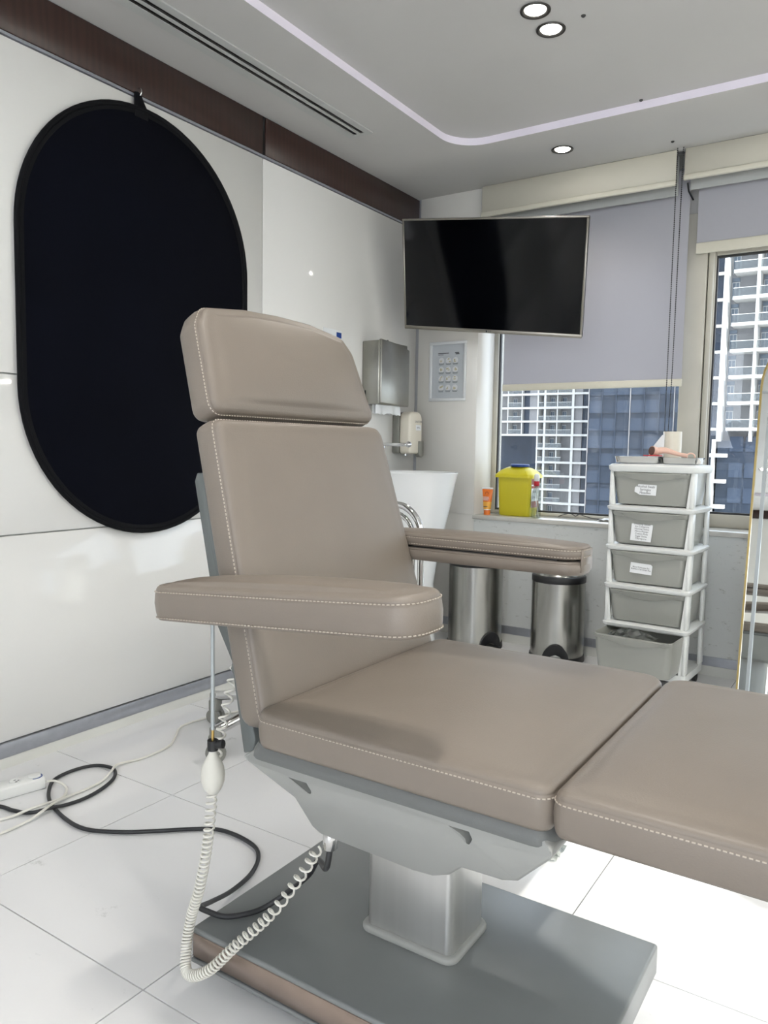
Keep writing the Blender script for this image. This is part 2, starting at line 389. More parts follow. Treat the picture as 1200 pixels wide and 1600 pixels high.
struct(G().box(XL - .016, XL + .004, YF, YB, 0, .036).build('baseboard_left', M['skirting'], smooth=False))
# back wall: column, low wall, lintel
wb = struct(G().box(XL - .1, -1.925, YB, YB + .31, 0, ZC + .1).build('wall_back', M['wall'], bevel=.002, seg=1))
G().box(-1.925, XR + .1, YB, YB + .31, 0, .664).build('low_wall', M['lowwall'], wb, smooth=False)
G().box(-1.925, XR + .1, YB + .2, YB + .31, 2.05, ZC + .1).build('lintel', M['wall'], wb, smooth=False)
G().box(1.1, XR + .1, YB, YB + .31, .664, ZC + .1).build('pier', M['wall'], wb, smooth=False)
struct(G().box(XL + .001, XL + .02, YB - .004, YB + .001, .7, ZC).build('trim_4', M['alu'], smooth=False))
G().box(XL + .02, -1.925, YB - .006, YB, .69, ZC).build('column_panel', M['wall'], wb, bevel=.001, seg=1)
struct(G().box(-1.93, 1.1, YB - .010, YB + .30, .664, .688).build('trim_5', M['sill'], bevel=.003))
struct(G().box(XL, XR, YB - .006, YB + .001, .048, .092).build('trim_6', M['alu'], smooth=False))
struct(G().box(XL, XR, YB - .004, YB + .001, 0, .047).build('baseboard_back', M['skirting'], smooth=False))
# right wall with the daylight openings (outside the picture)
wr = struct(G().box(XR, XR + .12, YF - .1, YB + .3, 0, .75).build('wall_right', M['wall'], smooth=False))
G().box(XR, XR + .12, YF - .1, YB + .3, 2.3, ZC + .1).build('upper_wall', M['wall'], wr, smooth=False)
for a, b in ((3.5, YB + .3), (2.2, 2.28), (1.05, 1.12), (.22, .294), (-1.02, -.95), (YF - .1, -2.1)):
    G().box(XR, XR + .12, a, b, .75, 2.3).build('pier', M['wall'], wr, smooth=False)
for i, (a, b, z0, lab) in enumerate(((2.28, 3.5, .78, 'unseen blind added for soft light on the right wall nearest the mirror'), (1.12, 2.2, .78, 'unseen blind added for soft light on the right wall beside the uncovered pane'), (.294, 1.05, 1.88, 'unseen raised blind added on the right wall to trim the incoming sun'), (-.95, .22, .78, 'unseen blind added for soft light on the right wall level with the viewer'), (-2.1, -1.02, .78, 'unseen blind added for soft light on the right wall nearest the cabinets'))):
    rb = thing('roller_blind', lab, 'blind', (XR + .03, (a + b) / 2, z0), world=True)  # unseen blinds added as soft sunlit sources, the raised one trimming the sun
    G().box(XR + .03, XR + .032, a - .01, b + .01, z0 + .03, 2.32).build('fabric', M['blind_fill'], rb, smooth=False)
    G().box(XR + .022, XR + .04, a, b, z0, z0 + .03).build('bottom_rail', M['blindrail'], rb, bevel=.003)
G().box(XR + .07, XR + .076, .294, 1.05, .75, 1.9).build('pane', M['sun_dimmer'], wr, smooth=False)  # unseen tinted pane added to weaken the sun reaching the floor
# wall behind the camera, with glazing added to light the near sides
wf = struct(G().box(XL - .1, -.74, YF - .12, YF, 0, 1.12).build('wall_front', M['wall'], smooth=False))
G().box(-.74, XR + .1, YF - .12, YF, 0, .12).build('low_wall', M['wall'], wf, smooth=False)
G().box(-1.62, -.74, YF - .12, YF, 1.12, 2.34).build('pier', M['wall'], wf, smooth=False)
G().box(XL, XR, YF, YF + .02, 2.345, ZC - .002).build('board', M['wood'], wf, smooth=False)
G().box(XL - .1, -2.2, YF - .12, YF, 1.12, 2.34).build('pier', M['wall'], wf, smooth=False)
G().box(-2.2, -1.62, YF - .06, YF - .056, 1.12, 2.34).build('pane', M['clearpane'], wf, smooth=False)
G().box(XL - .1, XR + .1, YF - .12, YF, 2.34, ZC + .1).build('upper_wall', M['wall'], wf, smooth=False)
G().box(XR - .12, XR + .1, YF - .12, YF, .12, 2.34).build('pier', M['wall'], wf, smooth=False)
G().box(.47, .53, YF - .12, YF, .12, 2.34).build('pier', M['winframe'], wf, smooth=False)
G().box(XL, -.74, YF, YF + .02, .96, 1.10).build('board', M['wood'], wf, smooth=False)
for x0, x1 in ((-.74, .47), (.53, XR - .12)):
    G().box(x0, x1, YF - .06, YF - .056, .12, 2.34).build('pane', M['clearpane'], wf, smooth=False)
    G().box(x0, x1, YF - .075, YF - .04, .12, .17).build('rail', M['winframe'], wf, smooth=False)

# windows in the back wall
def window(name, x0, x1, zb, fw_l, fw_r):
    y0, y1 = 4.045, 4.12
    g = G(); g.box(x0, x0 + fw_l, y0, y1, .688, 2.06); g.box(x1 - fw_r, x1, y0, y1, .688, 2.06)
    g.box(x0 + fw_l, x1 - fw_r, y0, y1, .688, zb); g.box(x0 + fw_l, x1 - fw_r, y0, y1, 2.0, 2.06)
    o = struct(g.build(name, M['winframe'], bevel=.003, seg=1))
    a, b = x0 + fw_l, x1 - fw_r; g = G()
    for q in ((a, a + .008, zb, 2.0), (b - .008, b, zb, 2.0), (a + .008, b - .008, zb, zb + .010), (a + .008, b - .008, 1.99, 2.0)):
        g.box(q[0], q[1], y0 + .012, y0 + .03, q[2], q[3])
    g.build('gasket', M['gasket'], o, smooth=False)
    G().box(a, b, y0 + .026, y0 + .030, zb, 2.0).build('pane', M['glass'], o, smooth=False)
    return o
w1 = window('window_1', -1.93, -.828, .706, .03, .07)
w2 = window('window_2', -.822, .62, .752, .056, .05)
w3 = window('window_3', .626, 1.1, .752, .05, .04)
# mullion cover between the two windows
struct(G().box(-.902, -.80, 4.0, 4.046, .688, 2.2).box(-.796, -.772, 4.02, 4.046, .688, 2.2).build('trim_7', M['winframe'], bevel=.004))

# ================================================================== TREATMENT CHAIR
ch = thing('treatment_chair', 'taupe leatherette treatment chair with raised backrest on a grey pedestal base', 'chair', (-.70, 1.2375, 0), world=True)
CY = 1.2375
bp = G().box(-1.078, -.316, .986, 1.455, .060, .12).build('base_plate', M['basepl'], ch, bevel=.006, seg=3)
G().box(-1.070, -.324, .9835, .9875, .066, .112).build('base_trim', M['basestrip'], bp, bevel=.001, seg=1)
G().box(-1.074, -.32, .981, .99, .054, .063).build('base_lip', M['basepl'], bp, bevel=.002, seg=1)
for fx in (-1.0, -.365):
    for fy in (1.07, 1.40):
        G().lathe([(.020, 0), (.022, .006), (.018, .02), (.012, .024), (.012, .06)], (fx, fy, 0), 16).build('foot', M['black'], bp)
co = G().loft([[(x, y, z) for x, y in rrect(-.80, -.614, 1.178, 1.313, .014, 4)] for z in (.12, .46)]).build('column', M['brushed'], ch)
fo = rrect(-.811, -.603, 1.167, 1.324, .024, 5)
G().loft([[(x, y, z) for x, y in inset(fo, d)] for d, z in ((.002, .118), (0, .122), (0, .127), (.002, .1305), (.006, .132), (.012, .132))]).build('column_flange', M['shell'], co)
# moulded shell under the seat, its drive housing hanging below the middle
sp_ = [(-.868, .540), (-.880, .532), (-.884, .528), (-.872, .518), (-.802, .464), (-.796, .400), (-.784, .385), (-.600, .377), (-.562, .382), (-.528, .400), (-.497, .431), (-.430, .435), (-.404, .446), (-.340, .519), (-.336, .528), (-.340, .532), (-.352, .540)]
def shy(z): return .936 if z > .535 else (.925 if z > .530 else .921 + (.528 - z) * .62)
sh = G().loft([[(x, shy(z), z) for x, z in sp_], [(x, 2 * CY - shy(z), z) for x, z in sp_]]).build('seat_shell', M['shell'], ch, bevel=.007, seg=3)
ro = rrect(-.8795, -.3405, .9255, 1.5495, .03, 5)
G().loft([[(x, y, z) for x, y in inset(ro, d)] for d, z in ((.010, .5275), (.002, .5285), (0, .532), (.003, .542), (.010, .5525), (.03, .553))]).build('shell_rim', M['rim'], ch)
def carve(o, cutter):
    md = o.modifiers.new('c', 'BOOLEAN'); md.object = cutter; md.operation = 'DIFFERENCE'; md.solver = 'EXACT'
    bpy.context.view_layer.update(); dg = bpy.context.evaluated_depsgraph_get()
    me = bpy.data.meshes.new_from_object(o.evaluated_get(dg)); o.modifiers.remove(md); o.data = me
    bpy.data.objects.remove(cutter)
    bm = bmesh.new(); bm.from_mesh(me)
    for f in bm.faces: f.smooth = True
    for e in bm.edges: e.smooth = not (len(e.link_faces) == 2 and e.calc_face_angle(0) > .45)
    bm.to_mesh(me); bm.free()
for rx in (-.768, -.484):
    q = [(-.036, .011), (.018, .011), (.020, -.008), (.012, -.018), (.002, -.018)]
    o_ou = [(rx + a, .90, .506 + b) for a, b in q]; o_in = [(rx + a * .35 + .010, .968, .502 + b * .7) for a, b in q]
    carve(sh, G().loft([o_ou, o_in]).build('cut', M['shell'], ch))
G().lathe([(.011, .345), (.013, .347), (.013, .384), (.010, .387)], (-.785, 1.04, 0), 14).build('cable_gland', M['chrome'], ch)
# seat and leg cushions
Fz = frame_xf((0, 0, .612), (1, 0, 0), (0, 1, 0), (0, 0, 1))
ol = rrect(-.862, -.3435, .924, 1.551, [.03, .022, .05, .03], 5)
sc = cushion(ol, .0625, .015, .024, Fz, .0015).build('seat_cushion', M['leather'], ch)
tag(stitches(ol, -.0006, -.0150, Fz).build('stitching', M['thread'], sc, smooth=False), None, None, kind='stuff')
ol = rrect(-.3415, .05, .924, 1.551, [.02, .05, .05, .045], 5)
lc = cushion(ol, .0635, .015, .020, Fz, .001).build('leg_cushion', M['leather'], ch)
tag(stitches(ol, -.0006, -.0150, Fz).build('stitching', M['thread'], lc, smooth=False), None, None, kind='stuff')
G().box(-.345, .0, 1.02, 1.45, .535, .552).build('leg_frame', M['greymetal'], ch, bevel=.004)
G().tube([(-.42, 1.06, .50), (-.36, 1.06, .53), (-.10, 1.06, .54)], .011, 10).build('leg_strut', M['chrome'], ch)
# backrest, lying back
k = .28; L = math.hypot(1, k); u = (-k / L, 0, 1 / L); nn = (1 / L, 0, k / L)
Fb = frame_xf((-.853, CY, .585), (0, 1, 0), u, nn)
ol = rpoly([(-.290, -.012), (.290, -.012), (.262, .533), (-.262, .533)], [.03, .03, .03, .018], 5)
bk = cushion(ol, .062, .016, .014, Fb, .0008).build('backrest', M['leather'], ch)
tag(stitches(ol, -.0006, -.0145, Fb).build('stitching', M['thread'], bk, smooth=False), None, None, kind='stuff')
k2 = .36; L2 = math.hypot(1, k2); u2 = (-k2 / L2, 0, 1 / L2); n2 = (1 / L2, 0, k2 / L2)
Fh = frame_xf((-1.004, CY, 1.108), (0, 1, 0), u2, n2)
top = [(-.234 + .468 * i / 12, .196 + .024 * math.sin(math.pi * i / 12)) for i in range(13)]
ol = rpoly([(-.255, .002), (.255, .002), (.240, .17), (.212, .208), (.10, .226), (0, .229), (-.10, .226), (-.212, .212), (-.236, .176)], [.022, .022, .04, .03, .1, .1, .1, .03, .03], 5)
hd = cushion(ol, .066, .018, .018, Fh, .0008).build('headrest', M['leather'], ch)
tag(stitches(ol, -.0006, -.0165, Fh).build('stitching', M['thread'], hd, smooth=False), None, None, kind='stuff')
# grey sheet-metal panel behind the backrest
pp = [(-.886, .528), (-.908, .517), (-.936, .656), (-.941, .668), (-.938, .690), (-.976, .731), (-1.062, .995), (-1.052, 1.02), (-1.02, 1.02)]
pp = [(-.884, .545), (-.892, .524), (-.912, .516), (-.938, .652), (-.944, .660), (-.940, .672), (-.947, .684), (-.978, .735), (-1.032, .985), (-1.026, 1.0), (-.995, 1.0)]
pp = [(x * 1.036, 1.05 + (z - 1.05) * 1.036) for x, z in pp]
G().prism(pp, 'y', .990, 1.485).build('back_panel', M['greymetal'], ch, bevel=.002, seg=1)
# armrests
th = math.radians(4.6); Fa = frame_xf((-.772, .905, .834), (math.cos(th), 0, math.sin(th)), (0, 1, 0), (-math.sin(th), 0, math.cos(th)))
ol = rpoly([(-.262, -.057), (.02, -.060), (.258, -.056), (.258, .056), (0, .06), (-.245, .056)], [.03, 1.2, .042, .042, 1.2, .05], 7)
a1 = cushion(ol, .060, .014, .014, Fa).build('armrest', M['leather'], ch)
tag(stitches(ol, -.0006, -.0105, Fa).build('stitching', M['thread'], a1, smooth=False), None, None, kind='stuff')
tag(stitches(ol, -.0006, -.0535, Fa).build('stitching', M['thread'], a1, smooth=False), None, None, kind='stuff')
G().tube([(-.955, 1.0, .77), (-.955, .93, .762), (-.955, .905, .770)], .010, 10).build('arm_bracket', M['chrome'], a1)
ol = rpoly([(-.275, -.056), (.240, -.057), (.240, .057), (-.275, .056)], [.04, .042, .042, .04], 7)
Fa2 = frame_xf((-.762, 1.573, .852), (1, 0, 0), (0, 1, 0), (0, 0, 1))
a2 = cushion(ol, .0275, .008, .010, Fa2).build('armrest', M['leather'], ch)
tag(stitches(ol, -.0006, -.0075, Fa2).build('stitching', M['thread'], a2, smooth=False), None, None, kind='stuff')
tag(stitches(ol, -.0006, -.022, Fa2).build('stitching', M['thread'], a2, smooth=False), None, None, kind='stuff')
Fa3 = frame_xf((-.762, 1.573, .8215), (1, 0, 0), (0, 1, 0), (0, 0, 1))
lo_ = cushion(ol, .030, .008, .0, Fa3).build('lower_pad', M['leather'], a2)
G().box(-1.0, -.57, 1.525, 1.62, .8205, .8265).build('arm_core', M['black'], a2, smooth=False)
G().box(-.525, -.5215, 1.54, 1.606, .799, .846).build('end_tab', M['leather'], a2, bevel=.001, seg=1)
# bent chrome tube joining the back frame and the far armrest
arc = [(-1.12, 1.63, .905), (-1.05, 1.63, .908)] + [(-1.035 + .075 * math.sin(t), 1.63, .83 + .078 * math.cos(t)) for t in [math.pi / 2 * i / 8 for i in range(1, 9)]] + [(-.960, 1.63, .76), (-.960, 1.63, .70)]
G().tube(smooth_path(arc, 4), .0085, 12).build('arm_bracket', M['chrome'], ch)
arc2 = [(-1.12, 1.628, .882), (-1.05, 1.628, .885)] + [(-1.04 + .058 * math.sin(t), 1.628, .83 + .056 * math.cos(t)) for t in [math.pi / 2 * i / 8 for i in range(1, 9)]] + [(-.982, 1.628, .76), (-.982, 1.628, .70)]
G().tube(smooth_path(arc2, 4), .0065, 12).build('arm_bracket', M['chrome'], ch)
G().lathe([(.011, 0), (.013, .003), (.013, .022), (.011, .025)], (-.986, 1.628, .815), 14).build('bracket_clamp', M['postgrey'], ch)

# ------------------------------------------------------------------ pump bulb and its hoses
bx, by = -.951, .921
pb = thing('hand_pump', 'pale rubber squeeze bulb hanging on a rod below the near armrest', 'pump', (bx, by, .444), world=True)
prof = [(.002, .444), (.009, .447), (.0155, .456), (.0198, .468), (.0208, .480), (.0190, .494), (.0135, .507), (.0080, .516), (.0065, .521), (.0065, .525)]
G().lathe(prof, (bx, by, 0), 24).build('bulb', M['bulb'], pb)
va = G().tube([(bx, by, .524), (bx, by, .542)], .0095, 14).tube([(bx - .004, by, .533), (bx + .019, by + .006, .537)], .0075, 14).build('valve', M['black'], pb)
G().tube([(bx, by, .541), (bx, by, .560)], .0028, 8).build('nozzle', M['brass'], va)
G().tube([(bx, by, .560), (bx, by, .784)], .0034, 10).build('rod', M['postgrey'], pb)
def coil(path, turns, cr, tr, seg=12):
    P = smooth_path(path, 10); out = []; up = Vector((1, 0, 0)); ph = 0.0
    per = len(P) - 1; tot = []
    for i, p in enumerate(P):
        tot.append(turns[min(int(i / 10), len(turns) - 1)] / 10)
    frames = []
    for i, p in enumerate(P):
        t = (P[min(i + 1, per)] - P[max(i - 1, 0)]).normalized(); up = (up - t * up.dot(t)).normalized(); frames.append((p, up.copy(), t.cross(up)))
    for i in range(per):
        nst = max(2, int(tot[i] * seg)); a, b = frames[i], frames[i + 1]
        for s in range(nst):
            q = s / nst; p = a[0].lerp(b[0], q); uu = a[1].lerp(b[1], q).normalized(); vv = a[2].lerp(b[2], q).normalized(); an = (ph + tot[i] * q) * 2 * math.pi
            out.append(p + uu * (cr * math.cos(an)) + vv * (cr * math.sin(an)))
        ph += tot[i]
    return G().tube(out, tr, 6)
cp = [(-.996, 1.04, .690), (-1.000, 1.02, .620), (-1.008, 1.00, .530), (-1.015, .985, .440), (-1.018, .975, .330), (-1.04, .975, .225), (-1.068, .978, .150), (-1.068, .965, .095), (-1.045, .947, .062),
      (-.995, .951, .085), (-.945, .972, .142), (-.885, 1.0, .210), (-.825, 1.015, .300), (-.798, 1.022, .350)]
tu = [3, 4, 5, 9, 11, 10, 9, 9, 10, 9, 7, 5, 3]
hz = coil(cp, tu, .0088, .0021).build('coiled_hose', M['cord'])
solo(hz, 'white coiled hose dangling from the chair back and curling over its base plate', 'hose')
cd = G().tube(smooth_path([(-1.02, 1.12, .79), (-1.035, 1.12, .73), (-1.02, 1.12, .675), (-.985, 1.12, .655), (-.955, 1.12, .665)], 6), .0026, 8).build('thin_cord', M['cord'])
solo(cd, 'thin white cord looping behind the backrest above the coiled hose', 'cord')

# ------------------------------------------------------------------ floor cables and power strip
black_pts = [ (-2.203, 1.139, 0.007), (-2.075, 1.181, 0.007), (-2.024, 1.188, 0.007), (-1.970, 1.208, 0.007), (-1.935, 1.250, 0.015), (-1.932, 1.295, 0.007), (-1.924, 1.353, 0.007), (-1.938, 1.422, 0.007), (-1.968, 1.484, 0.007), (-2.010, 1.523, 0.007), (-2.048, 1.533, 0.007), (-2.092, 1.520, 0.007), (-2.117, 1.483, 0.007), (-2.123, 1.425, 0.007), (-2.105, 1.368, 0.007), (-2.048, 1.316, 0.007), (-1.989, 1.281, 0.007), (-1.929, 1.260, 0.007), (-1.856, 1.243, 0.007), (-1.790, 1.237, 0.007), (-1.734, 1.250, 0.007), (-1.658, 1.295, 0.007), (-1.594, 1.349, 0.007), (-1.497, 1.431, 0.007), (-1.427, 1.450, 0.007), (-1.335, 1.437, 0.007), (-1.284, 1.400, 0.007), (-1.247, 1.333, 0.007), (-1.219, 1.239, 0.020), (-1.167, 1.124, 0.070), (-1.106, 1.037, 0.125), (-1.078, 1.030, 0.129), (-1.040, 1.038, 0.128), (-1.011, 1.069, 0.128), (-0.994, 1.105, 0.130), (-0.959, 1.137, 0.160), (-0.909, 1.135, 0.210), (-0.873, 1.119, 0.260) ]
white_a = [ (-2.082, 1.330, 0.025), (-2.076, 1.353, 0.020), (-2.051, 1.365, 0.012), (-2.019, 1.356, 0.006), (-1.979, 1.316, 0.008), (-1.965, 1.270, 0.016), (-1.974, 1.206, 0.016), (-1.994, 1.161, 0.006), (-2.028, 1.081, 0.005) ]
white_b = [ (-1.935, 1.030, 0.005), (-1.929, 1.096, 0.005), (-1.931, 1.170, 0.006), (-1.924, 1.204, 0.018), (-1.940, 1.258, 0.022), (-1.976, 1.339, 0.006), (-1.976, 1.394, 0.005), (-1.985, 1.457, 0.006), (-1.999, 1.500, 0.018), (-2.037, 1.551, 0.012), (-2.039, 1.608, 0.005), (-2.026, 1.650, 0.005), (-2.035, 1.758, 0.005), (-2.082, 1.834, 0.005), (-2.138, 1.902, 0.005), (-2.149, 1.959, 0.005), (-2.132, 2.057, 0.005), (-2.084, 2.182, 0.005) ]
black_pts += [(-.795, 1.042, .305), (-.785, 1.04, .346)]
solo(G().tube(smooth_path(black_pts, 6), .0055, 8).build('power_cable', M['rubber']), 'thick black cable looped once on the floor and running up under the chair', 'cable')
solo(G().tube(smooth_path(white_a, 6), .0038, 8).build('white_cable', M['cord']), 'short white cable curling out of the end of the power strip', 'cable')
solo(G().tube(smooth_path(white_b, 6), .0038, 8).build('white_cable', M['cord']), 'long white cable crossing the black loop towards the stool', 'cable')
ps = thing('power_strip', 'white power strip lying on the tiles beside the skirting', 'power strip', (-2.150, 1.19, 0), (0, 0, math.radians(-13)))
G().box(-.03, .03, -.24, .155, 0, .036).build('body', M['white_pl'], ps, bevel=.006)
for i in range(5):
    yy = .075 - .062 * i
    s = G().lathe([(.017, .0355), (.018, .0365), (.0165, .0375), (.0150, .0368)], (0, yy, 0), 18).build('socket', M['white_pl'], ps)
    g = G(); g.box(-.0085, -.0055, yy - .003, yy + .003, .0368, .0376); g.box(.0055, .0085, yy - .003, yy + .003, .0368, .0376); g.box(-.0015, .0015, yy + .006, yy + .011, .0368, .0376)
    g.build('slot', M['black'], s, smooth=False)
sw = G().lathe([(.016, .0355), (.0175, .037), (.0165, .039), (.012, .0395)], (0, .130, 0), 20).build('switch', M['white_pl'], ps)
g = G(); n_ = 14
for i in range(n_):
    a = -.6 + 2.4 * i / n_; b = -.6 + 2.4 * (i + 1) / n_
    q = [(.019 * math.cos(a), .130 + .019 * math.sin(a)), (.0245 * math.cos(a), .130 + .0225 * math.sin(a)), (.0245 * math.cos(b), .130 + .0225 * math.sin(b)), (.019 * math.cos(b), .130 + .019 * math.sin(b))]
    g.add([(x, y, .0364) for x, y in q], [(0, 1, 2, 3)])
g.build('blue_mark', M['blue'], ps, smooth=False)

# ------------------------------------------------------------------ stool behind the chair
sx, sy = -1.78, 2.09
st = thing('rolling_stool', 'low rolling stool with star base and grey castors behind the chair', 'stool', (sx, sy, 0), world=True)
a0 = math.atan2(2.036 - sy, -2.09 - sx)
for i in range(5):
    a = a0 + 2 * math.pi * i / 5; c, s = math.cos(a), math.sin(a)
    pts = [(sx + .03 * c, sy + .03 * s, .150), (sx + .12 * c, sy + .12 * s, .140), (sx + .29 * c, sy + .29 * s, .106), (sx + .318 * c, sy + .318 * s, .104)]
    lg = G().tube(pts, [.022, .021, .018, .017], 10).build('leg', M['chrome'], st)
    cx, cy = sx + .313 * c, sy + .313 * s
    cs = G().lathe([(.022, .046), (.025, .052), (.025, .084), (.021, .088), (.021, .112), (.017, .116)], (cx, cy, 0), 14).build('castor', M['soapgrey'], st)
    tq = (-s, c)
    for sd_ in (-1, 1):
        G().tube([(cx + sd_ * tq[0] * .006, cy + sd_ * tq[1] * .006, .027), (cx + sd_ * tq[0] * .022, cy + sd_ * tq[1] * .022, .027)], .027, 18).build('wheel', M['soapgrey'], cs)
G().lathe([(.035, .10), (.038, .11), (.038, .145), (.026, .15), (.026, .30), (.016, .305), (.016, .42)], (sx, sy, 0), 20).build('column', M['chrome'], st)
G().lathe([(.05, .40), (.150, .405), (.165, .415), (.170, .435), (.165, .455), (.145, .465), (.05, .468)], (sx, sy, 0), 32).build('seat', M['leather'], st)

# ------------------------------------------------------------------ black oval backdrop
bd = thing('oval_backdrop', 'large black oval folding backdrop hung flat on the white wall', 'backdrop', (XL + .012, 1.922, .718), world=True)
def stad(r, zl, zh, cy, n=40, lean=.0):
    return [(cy + lean * 0 + r * math.cos(math.pi * i / n), zh + r * math.sin(math.pi * i / n)) for i in range(n + 1)] + [(cy - r * math.cos(math.pi * i / n), zl - r * math.sin(math.pi * i / n)) for i in range(n + 1)]
so = stad(.506, 1.232, 1.732, 1.922)
G().prism(so, 'x', XL + .006, XL + .0125).build('fabric', M['navy'], bd, bevel=.001, seg=1)
g = G(); rp = [(XL + .012, y, z) for y, z in stad(.506, 1.232, 1.732, 1.922)]
g.tube(rp + rp[:2], .009, 8, cap=False); g.build('rim', M['navyrim'], bd)
so2 = stad(.497, 1.232, 1.732, 1.922); so3 = stad(.484, 1.232, 1.732, 1.922)
g = G(); g.loft([[(XL + .0155, y, z) for y, z in so2], [(XL + .0145, y, z) for y, z in so3]], cap=False); g.build('edging', M['navyrim'], bd)
lp = G().prism([(1.868, 2.288), (1.882, 2.291), (1.895, 2.287), (1.908, 2.262), (1.925, 2.238), (1.925, 2.205), (1.868, 2.205), (1.866, 2.25)], 'x', XL + .010, XL + .016).build('hanging_loop', M['navyrim'], bd, bevel=.001, seg=1)
hk = G().tube(smooth_path([(XL + .006, 1.887, 2.305), (XL + .020, 1.887, 2.303), (XL + .026, 1.887, 2.292), (XL + .022, 1.886, 2.280), (XL + .012, 1.885, 2.279)], 4), .0028, 8).build('wall_hook', M['chrome'])
solo(hk, 'tiny metal hook at the wood band holding the black backdrop', 'hook')

# ------------------------------------------------------------------ television on a wall arm
tv = thing('television', 'flat television with slim silver bezel tilted on a wall arm', 'television', (0, 0, 0))
yaw, pit, rol = .04772590, .29440886, -.11162809
cyw, syw = math.cos(yaw), math.sin(yaw)
U = Vector((cyw, syw, 0)); N_ = Vector((syw, -cyw, 0)); V = Vector((0, 0, 1)) * math.cos(pit) + N_ * math.sin(pit)
U2 = U * math.cos(rol) + V * math.sin(rol); V3 = V * math.cos(rol) - U * math.sin(rol); NN = U2.cross(V3)
tv.matrix_world = axes((-1.66755, 3.41856, 1.87469), U2, V3, NN)   # local x right, y up, z to the viewer
W2, H2 = .465, .2674
g = G(); b_ = .0095
for q in ((-W2, W2, H2 - b_, H2), (-W2, W2, -H2, -H2 + b_ * 1.9), (-W2, -W2 + b_, -H2 + b_ * 1.9, H2 - b_), (W2 - b_, W2, -H2 + b_ * 1.9, H2 - b_)):
    g.box(q[0], q[1], q[2], q[3], -.012, .002)
be = g.build('bezel', M['tvframe'], tv, bevel=.0015, seg=1)
G().box(-W2 + b_, W2 - b_, -H2 + b_ * 1.9, H2 - b_, -.006, -.001).build('screen', M['screen'], tv, smooth=False)
G().box(-W2 + .002, W2 - .002, -H2 + .002, H2 - .002, -.030, -.012).build('back_cover', M['black'], tv, bevel=.003)
G().box(-.30, .30, -H2 + .012, .12, -.058, -.030).build('rear_housing', M['black'], tv, bevel=.012)
lg = text_g('LG', .013).xf(Matrix.Translation((.009, -H2 + b_ * .95, .0023))); lg.build('logo', M['ink'], be, smooth=False)
g = G(); g.loft([[(.0045 * math.cos(2 * math.pi * i / 16) - .008, .0045 * math.sin(2 * math.pi * i / 16) - H2 + b_ * .95, .0023) for i in range(16)], [(.0003 * math.cos(2 * math.pi * i / 16) - .008, .0003 * math.sin(2 * math.pi * i / 16) - H2 + b_ * .95, .0024) for i in range(16)]], cap=False)
g.build('emblem', M['ink'], be, smooth=False)
G().box(-.1, .1, -.1, .1, -.075, -.058).build('mount_plate', M['black'], tv, bevel=.003)
TI = tv.matrix_world.inverted()
tvb = tv.matrix_world @ Vector((0, 0, -.07))
G().box(-2.16, -2.04, YB - .014, YB, 1.72, 2.0).xf(TI).build('wall_plate', M['black'], tv, bevel=.003)
G().tube([(-2.1, YB - .014, 1.86), (-2.08, YB - .10, 1.86), (-1.9, YB - .16, 1.86)], .016, 10).xf(TI).build('bracket_arm', M['black'], tv)
G().tube([(-1.9, YB - .16, 1.86), (tvb.x, tvb.y + .03, tvb.z - .01), (tvb.x, tvb.y + .006, tvb.z)], .016, 10).xf(TI).build('bracket_arm', M['black'], tv)
G().lathe([(.022, 1.80), (.022, 1.92)], (-1.9, YB - .16, 0), 16).xf(TI).build('bracket_pivot', M['black'], tv)

# ------------------------------------------------------------------ dispensers
pd = thing('towel_dispenser', 'stainless steel paper towel dispenser on the glossy wall', 'dispenser', (XL, 3.44, 1.27), world=True)
G().box(XL, XL + .106, 3.306, 3.582, 1.272, 1.598).build('body', M['steelbox'], pd, bevel=.006)
G().prism([(3.312, 1.278), (3.588, 1.272), (3.588, 1.574), (3.45, 1.596), (3.312, 1.604)], 'x', XL + .098, XL + .116).build('front_cover', M['steelbox'], pd, bevel=.005)
G().box(XL + .02, XL + .026, 3.304, 3.3065, 1.305, 1.345).build('key_slot', M['black'], pd, smooth=False)
g = G(); g.lathe([(.007, 0), (.009, .002), (.007, .004)], n=14); g.xf(axes((XL + .06, 3.45, 1.608), (0, 1, 0), (0, 0, 1), (1, 0, 0))); g.build('lock_ring', M['chrome'], pd)
g = G(); n_ = 10
lo2 = [[(XL + .075 + .012 * math.sin(1.3 * j) * (1 if i else 0), 3.325 + .235 * j / n_, 1.278 - [0, .035, .05 + .006 * math.sin(2.1 * j)][i]) for j in range(n_ + 1)] for i in range(3)]
lo3 = [[(p[0] - .02, p[1], p[2]) for p in r] for r in lo2]
g.loft(lo2, cap=False, closed=False).loft(lo3, cap=False, closed=False); g.build('paper_towel', M['paper'], pd)
sd2 = thing('soap_dispenser', 'cream and grey elbow soap dispenser above the basin', 'dispenser', (XL, 3.66, 1.01), world=True)
G().prism(rrect(3.604, 3.745, 1.02, 1.246, [.012, .012, .04, .03], 5), 'x', XL, XL + .045).build('back_shell', M['soapgrey'], sd2, bevel=.004)
G().prism(rrect(3.606, 3.743, 1.018, 1.25, [.02, .02, .045, .04], 5), 'x', XL + .045, XL + .112).build('cover', M['soapcream'], sd2, bevel=.012, seg=3)
G().prism(rrect(3.700, 3.748, 1.0, 1.09, [.02, .02, .004, .004], 5), 'x', XL + .09, XL + .120).build('push_pad', M['soapgrey'], sd2, bevel=.003)
g = text_g('SANITIZER', .016).xf(axes((XL + .1125, 3.700, 1.195), (0, 1, 0), (0, 0, 1), (1, 0, 0))); g.build('lettering', M['ink'], sd2, smooth=False)
pl = G().box(XL + .112, XL + .1128, 3.672, 3.726, 1.148, 1.178).build('sticker', M['paper'], sd2, smooth=False)
